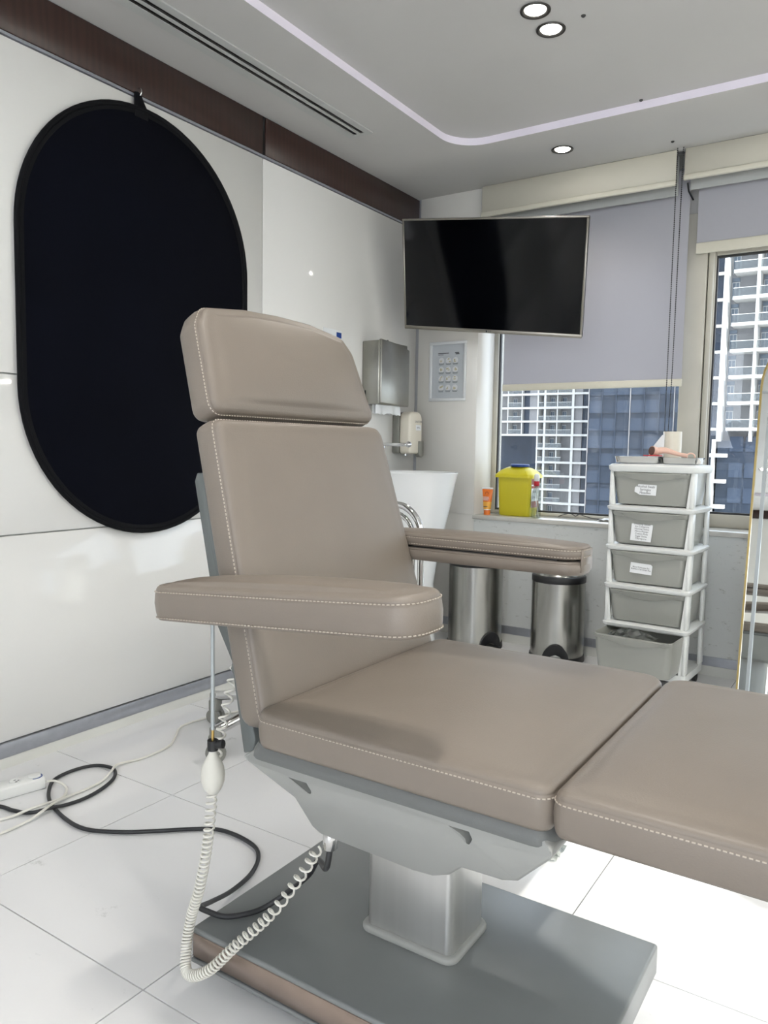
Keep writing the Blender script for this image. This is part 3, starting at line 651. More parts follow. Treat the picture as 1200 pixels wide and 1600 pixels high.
text_g('REFILL', .012).xf(axes((XL + .1132, 3.700, 1.163), (0, 1, 0), (0, 0, 1), (1, 0, 0))).build('lettering', M['ink'], pl, smooth=False)
G().tube([(XL + .06, 3.65, 1.02), (XL + .06, 3.65, 1.008)], .007, 10).build('nozzle', M['chrome'], sd2)

# ------------------------------------------------------------------ basin and tap
bc = (-2.075, 3.43)
sk = thing('wash_basin', 'white ceramic conical pedestal basin standing in the corner', 'basin', (bc[0], bc[1], 0), world=True)
prof = [(.150, 0), (.135, .02), (.115, .15), (.118, .35), (.138, .5), (.165, .62), (.195, .75), (.218, .87), (.230, .918), (.233, .924), (.231, .928), (.220, .925), (.205, .88), (.16, .82), (.05, .79), (.02, .788)]
G().lathe(prof, (bc[0], bc[1], 0), 48).build('bowl', M['ceramic'], sk)
G().lathe([(.022, .789), (.022, .793), (.012, .794)], (bc[0], bc[1], 0), 16).build('drain', M['chrome'], sk)
tp = thing('basin_tap', 'chrome lever tap rising at the back of the basin', 'tap', (-2.255, 3.40, .92), world=True)
G().tube([(-2.255, 3.40, .90), (-2.255, 3.40, 1.07)], .017, 16).build('post', M['chrome'], tp)
G().loft([[(x, y_, z_) for y_, z_ in ((3.385, 1.058), (3.415, 1.058), (3.415, 1.076), (3.385, 1.076))] for x in (-2.26, -2.10)]).build('spout', M['chrome'], tp, bevel=.004)
G().sphere((-2.09, 3.40, 1.068), .016).build('spout_tip', M['chrome'], tp)
G().tube([(-2.26, 3.38, 1.0), (-2.26, 3.352, .995), (-2.25, 3.33, .93)], .004, 8).build('lever', M['black'], tp)

# ------------------------------------------------------------------ poster in a white frame
YP = YB - .0065
po = thing('framed_poster', 'white framed hand washing poster hanging on the column', 'poster', (-2.1, YP, 1.32), world=True)
x0, x1, z0, z1 = -2.221, -1.990, 1.316, 1.645; fw = .016
g = G(); g.box(x0, x1, YP - .014, YP, z0, z0 + fw); g.box(x0, x1, YP - .014, YP, z1 - fw, z1); g.box(x0, x0 + fw, YP - .014, YP, z0 + fw, z1 - fw); g.box(x1 - fw, x1, YP - .014, YP, z0 + fw, z1 - fw)
g.build('frame', M['frame'], po, bevel=.002, seg=1)
shp = G().box(x0 + fw, x1 - fw, YP - .006, YP - .002, z0 + fw, z1 - fw).build('sheet', M['posterbg'], po, smooth=False)
G().box(x0 + fw, x1 - fw, YP - .0095, YP - .0085, z0 + fw, z1 - fw).build('pane', M['clearpane'], po, smooth=False)
pg, cg, kg, dg_ = G(), G(), G(), G()
for r in range(4):
    for c in range(3):
        cx, cz = -2.146 + .044 * c, 1.541 - .050 * r
        pg.add([(cx + .017 * math.cos(2 * math.pi * i / 12), YP - .0064, cz + .017 * math.sin(2 * math.pi * i / 12)) for i in range(12)], [tuple(range(12))])
        for i in range(3):
            ax, az = cx + random.uniform(-.009, .009), cz + random.uniform(-.008, .01); s1, s2 = random.uniform(.003, .007), random.uniform(.003, .007)
            kg.add([(ax - s1, YP - .0067, az - s2), (ax + s1, YP - .0067, az - s2 * .4), (ax + s1 * .6, YP - .0067, az + s2), (ax - s1 * .8, YP - .0067, az + s2 * .7)], [(0, 1, 2, 3)])
        for i in range(2):
            cg.add([(cx - .017 + .002 * i, YP - .0067, cz - .019 - .005 * i), (cx + .017 - .003 * i, YP - .0067, cz - .019 - .005 * i), (cx + .017 - .003 * i, YP - .0067, cz - .0158 - .005 * i), (cx - .017 + .002 * i, YP - .0067, cz - .0158 - .005 * i)], [(0, 1, 2, 3)])
for (a, b, zz, hh) in ((-2.168, -2.100, 1.581, .0022), (-2.168, -2.134, 1.573, .0015), (-2.062, -2.036, 1.582, .0025), (-2.058, -2.034, 1.575, .0025)):
    dg_.add([(a, YP - .0067, zz - hh), (b, YP - .0067, zz - hh), (b, YP - .0067, zz + hh), (a, YP - .0067, zz + hh)], [(0, 1, 2, 3)])
for gg, nm, mm in ((pg, 'pictures', 'paper'), (kg, 'drawings', 'skinprint'), (cg, 'captions', 'inkgrey'), (dg_, 'headings', 'ink')): gg.build(nm, M[mm], shp, smooth=False)['kind'] = 'stuff'
# small blue and white notice peeping over the headrest
nb = G().box(XL, XL + .004, 2.975, 3.12, 1.50, 1.622).build('wall_notice', M['paper'])
solo(nb, 'small white notice with a blue corner on the glossy wall', 'notice'); 
x_ = G().box(.002, .0028, .03, .07, .085, .112).build('blue_patch', M['blue'], nb, smooth=False)

# ------------------------------------------------------------------ things on the window sill
ZS = .688
yb_ = thing('sharps_bin', 'yellow plastic sharps bin with blue cap on the window sill', 'bin', (-1.71, 3.965, ZS), world=True)
def tap_box(x0, x1, y0, y1, zs_, r):
    return [[(x, y, z) for x, y in rrect(x0 - e, x1 + e, y0 - e, y1 + e, r, 5)] for z, e in zs_]
G().loft(tap_box(-1.815, -1.622, 3.895, 4.035, [(ZS, -.012), (ZS + .006, -.006), (ZS + .2, .0), (ZS + .222, .001)], .02)).build('body', M['yellow'], yb_)
G().loft(tap_box(-1.815, -1.622, 3.895, 4.035, [(ZS + .212, .006), (ZS + .210, .017), (ZS + .224, .017), (ZS + .232, .010), (ZS + .250, -.006), (ZS + .264, -.030), (ZS + .272, -.050)], .03)).build('lid', M['yellow'], yb_)
G().lathe([(.050, 0), (.052, .003), (.052, .012), (.048, .014)], (-1.712, 3.962, ZS + .270), 24).build('cap', M['blue'], yb_)
lb = G().box(-1.6215, -1.6203, 3.915, 4.015, ZS + .05, ZS + .205).build('label_sheet', M['paper'], yb_, smooth=False)
g = G(); g.box(-1.6203, -1.6199, 3.915, 4.015, ZS + .175, ZS + .205); g.box(-1.6203, -1.6199, 3.915, 4.015, ZS + .05, ZS + .085); g.box(-1.6203, -1.6199, 3.915, 4.015, ZS + .155, ZS + .168); g.build('print', M['redlabel'], lb, smooth=False)['kind'] = 'stuff'
for i, t in enumerate(('SHARPS', 'DANGER')):
    text_g(t, .02).xf(axes((-1.6197, 3.962, ZS + .135 - .03 * i), (0, 1, 0), (0, 0, 1), (1, 0, 0))).build('lettering', M['ink'], lb, smooth=False)
bt = thing('spray_bottle', 'small clear bottle with red collar in front of the yellow bin', 'bottle', (-1.580, 3.885, ZS), world=True)
G().lathe([(.020, 0), (.025, .003), (.026, .02), (.026, .11), (.020, .145), (.012, .165), (.010, .175)], (-1.580, 3.885, ZS), 24).build('body', M['clear'], bt)
G().lathe([(.014, .172), (.015, .174), (.015, .195), (.013, .197)], (-1.580, 3.885, ZS), 20).build('collar', M['red'], bt)
G().lathe([(.013, .196), (.0145, .198), (.0145, .224), (.011, .234), (.004, .236)], (-1.580, 3.885, ZS), 20).build('cap', M['white_pl'], bt)
G().tube([(-1.580, 3.885, ZS + .18), (-1.577, 3.886, ZS + .09), (-1.568, 3.89, ZS + .01)], .0018, 6).build('dip_tube', M['white_pl'], bt)
st_ = thing('cream_tube', 'orange squeeze tube standing on its cap beside the yellow bin', 'tube', (-1.867, 3.885, ZS), world=True)
G().lathe([(.018, 0), (.0185, .002), (.0185, .026), (.018, .028)], (-1.867, 3.885, ZS), 20).build('cap', M['orange'], st_)
def flat(t, w0, d0, z): return [(-1.867 + w0 * math.cos(a), 3.885 + d0 * math.sin(a), z) for a in [2 * math.pi * i / 20 for i in range(20)]]
rg = [flat(0, .0205 + .0125 * q, .0205 - .018 * q ** 1.5, ZS + .030 + .112 * q) for q in (0, .1, .25, .38)]
G().loft([flat(0, .0215, .0215, ZS + .027), flat(0, .0215, .0215, ZS + .031)]).build('shoulder', M['paper'], st_)
G().loft(rg).build('lower_body', M['amber'], st_)
G().loft([flat(0, .0205 + .0125 * q, .0205 - .018 * q ** 1.5, ZS + .030 + .112 * q) for q in (.38, .5, .65, .8, .92, 1)]).build('upper_body', M['orange'], st_)
G().box(-1.900, -1.834, 3.8835, 3.8865, ZS + .142, ZS + .152).build('crimp', M['paper'], st_, bevel=.0006, seg=1)
g = G(); 
for i in range(20):
    a, b = 2 * math.pi * i / 20, 2 * math.pi * (i + 1) / 20
    g.add([(-1.867 + r * math.cos(t), 3.8716 + .0045 * (ZS + .118 - ZS) / .118 , ZS + .118 + r * math.sin(t)) for r, t in ((.0075, a), (.0105, a), (.0105, b), (.0075, b))], [(0, 1, 2, 3)])
g.xf(Matrix.Translation((0, .0005, 0))).build('emblem', M['redlabel'], st_, smooth=False)
for i, (zz, ww) in enumerate(((.098, .017), (.090, .019), (.083, .015), (.046, .012))):
    G().box(-1.867 - ww, -1.867 + ww, 3.866 + i * -.0012, 3.8665 + i * -.0012, ZS + zz - .0016, ZS + zz + .0016).build('print_line', M['paper'] if i < 3 else M['ink'], st_, smooth=False)
# black beaded chain heaped on the sill, white tissue beside it
def beads(pts, r, sp):
    P = smooth_path(pts, 12); g = G(); acc = 0.0
    for i in range(len(P) - 1):
        d = (P[i + 1] - P[i]).length
        while acc < d:
            c = P[i].lerp(P[i + 1], acc / d); g.sphere(c, r, 4); acc += sp
        acc -= d
    return g
hc = beads([(-1.50, 4.02, ZS + .006), (-1.47, 4.025, ZS + .018), (-1.44, 4.03, ZS + .024), (-1.41, 4.025, ZS + .012), (-1.385, 4.02, ZS + .022), (-1.35, 4.02, ZS + .013), (-1.31, 4.02, ZS + .005), (-1.27, 4.015, ZS + .004)], .0034, .0075)
hc.tube(smooth_path([(-1.50, 4.02, ZS + .006), (-1.44, 4.03, ZS + .024), (-1.41, 4.025, ZS + .012), (-1.385, 4.02, ZS + .022), (-1.31, 4.02, ZS + .005), (-1.27, 4.015, ZS + .004)], 5), .0008, 5)
solo(hc.build('bead_chain', M['black']), 'black bead chain heaped on the sill under the left blind', 'chain')
g = G(); nx, ny = 10, 5; v = []; f = []
for i in range(nx + 1):
    for j in range(ny + 1):
        v.append((-1.26 + .16 * i / nx, 3.93 + .09 * j / ny, ZS + .004 + .010 * abs(math.sin(i * 1.7 + j * 2.3)) * (0 < i < nx)))
for i in range(nx):
    for j in range(ny): a = i * (ny + 1) + j; f.append((a, a + ny + 1, a + ny + 2, a + 1))
ts = g.add(v, f).build('tissue', M['paper']); solo(ts, 'crumpled white tissue on the sill beside the drawer tower', 'tissue')
md = ts.modifiers.new('thick', 'SOLIDIFY'); md.thickness = .0015

# ------------------------------------------------------------------ roller blinds
def blind(name, x0, x1, zb, yf, fx0, fx1, fz0, label, rail):
    r = thing(name, label, 'blind', ((x0 + x1) / 2, yf, zb), world=True)
    G().box(x0, x1, yf, yf + .0012, zb + rail, 2.39).build('fabric', M['blind'], r, smooth=False)
    G().box(x0 - .002, x1 + .002, yf - .007, yf + .009, zb, zb + rail).build('bottom_rail', M['blindrail'], r, bevel=.004)
    tb_ = G(); tb_.tube([(x0, yf + .02, 2.385), (x1, yf + .02, 2.385)], .022, 16); tb_.build('roller', M['blind'], r)
    fa = G().box(fx0, fx1, YB - .032, YB - .024, fz0 + .024, ZC - .001).build('fascia', M['fascia'], r, bevel=.002, seg=1)
    G().box(fx0 - .003, fx1 + .003, YB - .038, YB - .018, fz0, fz0 + .024).build('fascia_rail', M['blindrail'], r, bevel=.004)
    G().box(fx0 + .01, fx1 - .01, YB + .06, YB + .066, fz0 - .02, ZC - .001).build('inner_flap', M['ventgrey'], r, smooth=False)
    return r
b1 = blind('roller_blind', -1.823, -.880, 1.372, 3.95, -1.912, -.916, 2.285, 'pale grey roller blind pulled halfway down the left window', .036)
b2 = blind('roller_blind', -.842, .26, 1.996, 3.955, -.880, .30, 2.302, 'pale grey roller blind barely lowered over the right window', .05)
blind('roller_blind', .30, 1.08, 1.55, 3.955, .33, 1.10, 2.302, 'pale grey roller blind of the far right window pane', .04)
G().tube([(-.872, 3.85, 2.30), (-.872, 3.88, 2.27), (-.866, 3.95, 2.25)], .004, 8).build('rail_hook', M['black'], b2)
bc1 = beads([(-.908, 3.782, 2.44), (-.908, 3.782, 1.9), (-.908, 3.782, 1.4), (-.906, 3.78, 1.04), (-.900, 3.78, 1.02), (-.894, 3.78, 1.04), (-.886, 3.782, 1.4), (-.884, 3.782, 1.9), (-.882, 3.782, 2.44)], .0032, .0085)
bc1.tube([(-.908, 3.782, 2.44), (-.908, 3.782, 1.4), (-.906, 3.78, 1.04), (-.900, 3.78, 1.02), (-.894, 3.78, 1.04), (-.886, 3.782, 1.4), (-.882, 3.782, 2.44)], .0007, 5)
solo(bc1.build('bead_chain', M['black']), 'long black bead chain hanging in front of the left blind', 'chain')

# ------------------------------------------------------------------ drawer tower
TY = math.radians(-3)
dt = thing('drawer_tower', 'white plastic tower with five grey drawers, the lowest pulled open', 'drawers', (-.868, 3.60, 0), (0, 0, TY))
hw, hd_ = .178, .145      # half width, half depth
zr = [.285, .460, .635, .812, .996]
def shelf(z, t, over):
    rg = []
    for zz, e in ((z - t, -.006), (z - t * .7, .0), (z - t * .25, .002), (z, -.008)):
        rg.append([(x, y, zz) for x, y in rrect(-hw - .012 - e, hw + .012 + e, -hd_ - over - e, hd_ + .008 + e, .03, 5)])
    return G().loft(rg)
for i, z in enumerate(zr):
    shelf(z, .024 if i < 4 else .034, .022).build('shelf' if i < 4 else 'top', M['towerw'], dt)
G().loft([[(x, y, z) for x, y in rrect(-hw - .005, hw + .005, -hd_ - .005, hd_ + .005, .02, 4)] for z in (.052, .085)]).build('bottom_frame', M['towerw'], dt)
prev = .085
for i, z in enumerate(zr):
    zt = z - (.024 if i < 4 else .034); zb = prev
    for s in (-1, 1):
        xo = s * (hw + .004)
        for (ya, yb2, lean) in ((-hd_ - .006, -hd_ + .05, .020), (hd_ - .045, hd_ + .006, .0)):
            pl_ = [(ya, zb), (yb2 + (.0 if lean == 0 else -.012), zb), (yb2 - (.014 if lean == 0 else 0), zt), (ya + (0 if lean else .0), zt)]
            G().prism(pl_, 'x', xo - s * .014, xo).build('post', M['towerw'], dt, bevel=.002, seg=1)
    for s in (-1, 1):
        xo = s * (hw + .002); G().prism([(0, zb), (0, zt), (0.010, zt), (0.024, zb)], 'y', -hd_ - .004, -hd_ + .004).xf(Matrix.Translation((s * (hw - .0), 0, 0)) @ Matrix.Scale(-s, 4, (1, 0, 0))).build('front_flange', M['towerw'], dt)
    prev = z
def drawer(z0, z1, pull, bag):
    yo = -pull; rg = []
    Zs = [(z0, -.024, -.02), (z0 + .004, -.017, -.012), (z0 + .5 * (z1 - z0), -.008, -.004), (z1 - .022, -.005, 0), (z1 - .018, -.004, .008), (z1, -.002, .012)]
    rnd = lambda e, f_: rrect(-hw + .006 - e, hw - .006 + e, -hd_ - .004 - f_ + yo, hd_ - .01 + e * .3 + yo, .03, 6)
    for z, e, f_ in Zs: rg.append([(x, y, z) for x, y in rnd(e, f_)])
    for z, e, f_ in ((z1, -.006, .007), (z1 - .02, -.014, -.005), (z0 + .012, -.04, -.018)): rg.append([(x, y, z) for x, y in rnd(e, f_)])
    o = G().loft(rg).build('drawer', M['drawer'], dt)
    g = G(); n_ = 16; a = []; b = []; c = []
    for i in range(n_ + 1):
        t = -1 + 2 * i / n_; x = t * (hw - .022); dp = .030 * (1 - t * t) + .006
        a.append((x, -hd_ - .014 + yo, z1 + .0)); b.append((x, -hd_ - .014 - .012 * (1 - t * t) + yo, z1 - .004)); c.append((x, -hd_ - .006 - .008 * (1 - t * t) + yo, z1 - dp))
    d = [(p[0], p[1] + .01, p[2]) for p in c]
    g.loft([a, b, c, d], cap=False, closed=False).build('grip', M['drawer'], o)
    return o
zb_ = [.090] + zr[:4]
drs = [drawer(zb_[i] + .004, zr[i] - (.026 if i < 4 else .036), .165 if i == 0 else 0, None) for i in range(5)]
def sticker(dr, cx, cz, w_, h_, lines, size, cut, tilt):
    m = axes((cx, -hd_ - .0035, cz), (math.cos(tilt), 0, math.sin(tilt)), (-math.sin(tilt) * .995, .1, math.cos(tilt) * .995), (0, -1, .1))
    if cut == 'left': pts = [(-w_, -h_ * .5), (-w_ * .5, -h_), (w_, -h_), (w_, h_), (-w_ * .68, h_), (-w_, h_ * .3)]
    elif cut == 'tr': pts = [(-w_, -h_), (w_, -h_), (w_, h_ * .7), (w_ * .85, h_), (-w_, h_)]
    else: pts = [(-w_, -h_), (w_ * .93, -h_), (w_, h_), (-w_, h_)]
    s = G().prism(pts, 'z', -.002, .0008).xf(m).build('sticker', M['paper'], dr, smooth=False)
    t = text_g(lines, size).xf(m @ Matrix.Translation((0, 0, .0014))); t.build('lettering', M['ink'], s, smooth=False)
sticker(drs[4], -.022, .885, .047, .023, 'Alcohol Swab\nSyringes\nNeedles', .0145, 'left', -.03)
sticker(drs[3], -.030, .705, .047, .048, 'Bandages\nDressing Gauze\nIce Compress\nNormal Saline\nMicro Plaster\nCotton Pads\nSugar Strips\nMicropore', .0112, '', -.035)
sticker(drs[2], -.026, .535, .048, .023, 'Blood Collection Set\nBiohazard Specimen Bag', .0088, 'tr', -.05)
for fx in (-hw + .02, hw - .02):
    for fy in (-hd_ + .03, hd_ - .03):
        c_ = G().lathe([(.008, .03), (.012, .04), (.012, .052)], (fx, fy, 0), 12).build('castor', M['black'], dt)
        G().tube([(fx - .009, fy, .02), (fx + .009, fy, .02)], .020, 16).build('wheel', M['black'], c_)
# crumpled clear bag in the open drawer
g = G(); v = []; f = []; nx, ny = 14, 8
for i in range(nx + 1):
    for j in range(ny + 1):
        v.append((-.13 + .21 * i / nx, -hd_ - .140 + .10 * j / ny, .245 + .030 * math.sin(math.pi * i / nx) * math.sin(math.pi * j / ny) + random.uniform(-.007, .009)))
for i in range(nx):
    for j in range(ny): a = i * (ny + 1) + j; f.append((a, a + ny + 1, a + ny + 2, a + 1))
g.add(v, f); cbm = Matrix.Translation((-.868, 3.60, 0)) @ Matrix.Rotation(TY, 4, 'Z'); g.xf(cbm)
bg_ = g.build('plastic_bag', M['clearfilm'], smooth=False); solo(bg_, 'crumpled clear plastic bag in the open bottom drawer', 'bag')
md = bg_.modifiers.new('thick', 'SOLIDIFY'); md.thickness = .001
# on top of the tower
ZT = .9965
def tray_(name, x, y, L, Wd, z, h, label, rz):
    o = thing(name, label, 'tray', (x, y, z), (0, 0, rz)); rg = []
    for zz, e in ((0, -.012), (.002, -.006), (h - .002, 0), (h, .004), (h, .001), (h - .003, -.003), (.005, -.010)):
        rg.append([(a, b, zz) for a, b in rrect(-L / 2 - e, L / 2 + e, -Wd / 2 - e, Wd / 2 + e, .03, 5)])
    G().loft(rg).build('dish', M['chrome'], o)
    return o
tray_('steel_tray', -.956, 3.555, .20, .15, ZT + .004, .030, 'polished steel instrument tray on the left of the tower top', .1)
tray_('steel_tray', -.770, 3.560, .155, .16, ZT + .004, .028, 'polished steel instrument tray under the peach hair dryer handle', -.06)
solo(G().box(-1.025, -.705, 3.50, 3.66, ZT, ZT + .003).build('paper_sheet', M['paper'], smooth=False), 'white sheet lying under the steel trays on the tower', 'paper')
hdr = thing('hand_fan', 'peach hair dryer shaped hand tool with brown grille on the trays', 'hair dryer', (-.86, 3.56, ZT + .034), world=True)
dirv = Vector((-.55, -.83, .12)).normalized(); c0 = Vector((-.888, 3.545, ZT + .058))
G().tube([c0 - dirv * .022, c0 - dirv * .014, c0 + dirv * .018], [.012, .019, .021], 20).build('barrel', M['peach'], hdr)
gr = G().tube([c0 + dirv * .0182, c0 + dirv * .021], [.0195, .018], 20).build('grille', M['brownmesh'], hdr)
G().tube(smooth_path([c0 + Vector((.008, .004, .0)), (-.845, 3.555, ZT + .062), (-.79, 3.565, ZT + .046), (-.755, 3.57, ZT + .040)], 5), [.016] + [.016 - .007 * min(1, i / 9) for i in range(15)], 14).build('handle', M['peach'], hdr)
G().tube([(-.757 + .017 * (1 - math.cos(t)), 3.57, ZT + .036 + .015 * math.sin(t)) for t in [math.pi * 2 * i / 16 for i in range(17)]], .0032, 8).build('hanging_ring', M['peach'], hdr)
solo(G().loft([[(x, y, z) for x, y in ((-.93, 3.51), (-.865, 3.505), (-.85, 3.53), (-.92, 3.54))] for z in (ZT + .036, ZT + .041)]).build('red_strap', M['red'], bevel=.002), 'small red strap lying on the steel trays', 'strap')
pr_ = thing('paper_roll', 'white paper roll with a slanted loose sheet behind the trays', 'paper roll', (-.845, 3.665, ZT), world=True)
G().lathe([(.012, .002), (.040, 0), (.040, .148), (.012, .148)], (-.843, 3.665, ZT), 28).build('roll', M['soapcream'], pr_)
G().add([(-.955, 3.622, ZT + .004), (-.868, 3.618, ZT + .004), (-.868, 3.624, ZT + .138), (-.880, 3.623, ZT + .130), (-.915, 3.622, ZT + .082), (-.940, 3.622, ZT + .03),
         (-.955, 3.624, ZT + .004), (-.868, 3.620, ZT + .004), (-.868, 3.626, ZT + .138), (-.880, 3.625, ZT + .130), (-.915, 3.624, ZT + .082), (-.940, 3.624, ZT + .03)],
        [(0, 1, 2, 3, 4, 5), (11, 10, 9, 8, 7, 6)] + [(i, (i + 1) % 6, (i + 1) % 6 + 6, i + 6) for i in range(6)]).build('loose_sheet', M['paper'], pr_, smooth=False)

# ------------------------------------------------------------------ pedal bins
def pedal_bin(x, y, r, h, label, pa):
    o = thing('pedal_bin', label, 'bin', (x, y, 0), group='steel pedal bins under the window')
    G().lathe([(r * .9, .028), (r, .03), (r, h - .03), (r * .98, h - .03)], n=40).build('drum', M['steel'], o)
    G().lathe([(r * 1.04, 0), (r * 1.05, .006), (r * 1.03, .03), (r * .95, .032)], n=40).build('base_ring', M['black'], o)
    G().lathe([(r * 1.0, h - .032), (r * 1.015, h - .03), (r * 1.015, h - .004), (r * .98, h), (r * .9, h + .004)], n=40).build('top_ring', M['black'], o)
    G().lathe([(r * .93, h + .0), (r * .9, h + .012), (r * .6, h + .030), (r * .2, h + .036), (.004, h + .037)], n=40).build('lid', M['steel'], o)
    c, s = math.cos(pa), math.sin(pa); g = G(); n_ = 14; A = []; B = []
    for i in range(n_ + 1):
        t = math.pi * i / n_; ww = .064 * math.cos(t); hh = .012 + .094 * math.sin(t); an = pa + ww / r
        A.append(((r + .001) * math.cos(an), (r + .001) * math.sin(an), hh)); B.append(((r + .012) * math.cos(an), (r + .012) * math.sin(an), hh * .96))
    g.loft([A, B], cap=True).build('pedal_cover', M['black'], o)
    G().loft([[((r + d) * c - q * s, (r + d) * s + q * c, z) for q, z in ((-.036, .020), (.036, .020), (.036, .030), (-.036, .030))] for d in (.0, .042)]).build('pedal', M['black'], o, bevel=.003)
    return o
pedal_bin(-1.365, 3.690, .132, .430, 'shorter stainless pedal bin nearer the drawer tower', math.radians(-72))
pedal_bin(-1.820, 3.675, .143, .47, 'scuffed stainless pedal bin nearer the basin', math.radians(-28))

g = G(); v = []; f = []
for i in range(9):
    for j in range(9):
        v.append((-.745 + .011 * i, 1.82 + .011 * j, .002 + .034 * math.sin(math.pi * i / 8) * math.sin(math.pi * j / 8) + random.uniform(0, .009)))
for i in range(8):
    for j in range(8): a = i * 9 + j; f.append((a, a + 9, a + 10, a + 1))
wp = g.add(v, f).build('plastic_wrapper', M['clearfilm'], smooth=False); solo(wp, 'small crumpled clear wrapper on the floor behind the chair base', 'wrapper')
md = wp.modifiers.new('thick', 'SOLIDIFY'); md.thickness = .0008

# ------------------------------------------------------------------ arched mirror
mr_ = thing('arched_mirror', 'tall arched mirror with thin gold frame leaning by the window', 'mirror', (-.235, 3.48, 0), (math.radians(-9.5), 0, 0))
def arch(hw_, h, n=24, d=0):
    return [(-hw_ + d, d), (hw_ - d, d)] + [((hw_ - d) * math.cos(math.pi * i / n), h - hw_ + (hw_ - d) * math.sin(math.pi * i / n)) for i in range(n + 1)]
ao = arch(.26, 1.62); ai = arch(.26, 1.62, d=.008); g = G()
g.loft([[(x, -.012, z) for x, z in ao], [(x, -.012, z) for x, z in ai], [(x, .012, z) for x, z in ai], [(x, .012, z) for x, z in ao], [(x, -.012, z) for x, z in ao]], cap=False).build('frame', M['gold'], mr_)
G().prism(ai, 'y', -.002, .004).build('mirror_glass', M['mirror'], mr_, smooth=False)
G().prism(ai, 'y', .004, .009).build('backing', M['black'], mr_, smooth=False)
bo = arch(.26, 1.62, d=.036); bi = arch(.26, 1.62, d=.050); g = G()
g.loft([[(x, -.0025, z) for x, z in bo], [(x, -.010, z) for x, z in bo], [(x, -.010, z) for x, z in bi], [(x, -.0025, z) for x, z in bi]], cap=False).build('inner_bar', M['postgrey'], mr_)
G().box(-.252, -.224, -.009, -.002, 1.33, 1.338).build('bracket', M['postgrey'], mr_, smooth=False)

# ------------------------------------------------------------------ ceiling: slot diffuser, downlights, hooks
vd = thing('slot_diffuser', 'long linear air diffuser with two dark slots in the ceiling', 'air vent', (-2.075, 1.7, ZC), world=True)
g = G(); ya, yb3 = .5, 2.922
for a, b in ((-2.137, -2.101), (-2.079, -2.066), (-2.044, -2.012)): g.box(a, b, ya, yb3, ZC - .005, ZC)
for a, b in ((-2.101, -2.079), (-2.066, -2.044)):
    g.box(a, b, yb3 - .025, yb3, ZC - .005, ZC); g.box(a, b, ya, ya + .03, ZC - .005, ZC)
g.build('frame', M['ventgrey'], vd, smooth=False)
for a, b in ((-2.101, -2.079), (-2.066, -2.044)):
    G().box(a, b, ya + .03, yb3 - .025, ZC - .001, ZC + .0005).build('slot', M['ventdark'], vd, smooth=False)
    G().add([(a + .006, ya + .03, ZC - .001), (a + .013, ya + .03, ZC - .005), (a + .013, yb3 - .025, ZC - .005), (a + .006, yb3 - .025, ZC - .001), (a + .008, ya + .03, ZC - .001), (a + .015, ya + .03, ZC - .005), (a + .015, yb3 - .025, ZC - .005), (a + .008, yb3 - .025, ZC - .001)],
             [(0, 1, 2, 3), (7, 6, 5, 4), (0, 4, 5, 1), (2, 6, 7, 3), (0, 3, 7, 4), (1, 5, 6, 2)]).build('blade', M['lamprim'], vd, smooth=False)
rim_me = G().lathe([(.034, .0005), (.048, -.0005), (.050, -.002), (.049, -.005), (.044, -.006), (.037, -.003), (.034, .0005)], n=32, cap=False).data('rim', M['lamprim'])
lens_me = G().lathe([(.0345, -.001), (.030, -.004), (.018, -.007), (.002, -.008)], n=24).data('lens', M['lens'])
def downlight(x, y, z, label, watt):
    o = thing('downlight', label, 'downlight', (x, y, z), group='recessed ceiling downlights')
    link_mesh('rim', rim_me, o); link_mesh('lens', lens_me, o)
    ld = bpy.data.lights.new('lamp', 'SPOT'); ld.energy = watt; ld.spot_size = math.radians(125); ld.spot_blend = .9; ld.shadow_soft_size = .03; ld.color = (1, .95, .88)
    l = bpy.data.objects.new('lamp', ld); COL.objects.link(l); l.parent = o; l.location = (0, 0, -.012)
    return o
ZR = ZC + .032
downlight(-1.058, 2.455, ZR, 'lit recessed downlight, nearer one of the close pair in the ceiling tray', LAMP_W)
downlight(-1.057, 2.590, ZR, 'lit recessed downlight, farther one of the close pair in the ceiling tray', LAMP_W)
downlight(-1.366, 3.535, ZC, 'lit recessed downlight outside the ceiling tray above the television', LAMP_W * .6)
for x, y, l in ((-.50, .74, 'lit recessed downlight over the near armrest, nearer the viewer'), (-.50, .88, 'lit recessed downlight over the near armrest, nearer the window'), (.45, 2.5, 'unseen downlight added for fill before the arched mirror'), (.45, .8, 'unseen downlight added for fill beyond the foot of the chair'), (-1.06, -.95, 'unseen downlight added for fill behind the viewer, nearer the backdrop wall'), (.45, -.95, 'unseen downlight added for fill behind the viewer, nearer the daylight opening')):  # pair over the armrest read from its shadow; remaining four added as fill
    downlight(x, y, ZR, l, LAMP_W)
for (x, y, z), l in (((-.936, 2.567, ZR), 'tiny grey ceiling anchor near the close pair of downlights'), ((-.942, 3.285, ZR), 'tiny grey ceiling anchor by the far edge of the tray'), ((-.912, 3.70, ZC), 'tiny grey ceiling anchor above the bead chain')):
    solo(G().lathe([(.008, 0), (.0075, -.003), (.004, -.006), (.001, -.007)], (x, y, z), 12).build('ceiling_anchor', M['ventdark']), l, 'anchor', 'ceiling anchors')

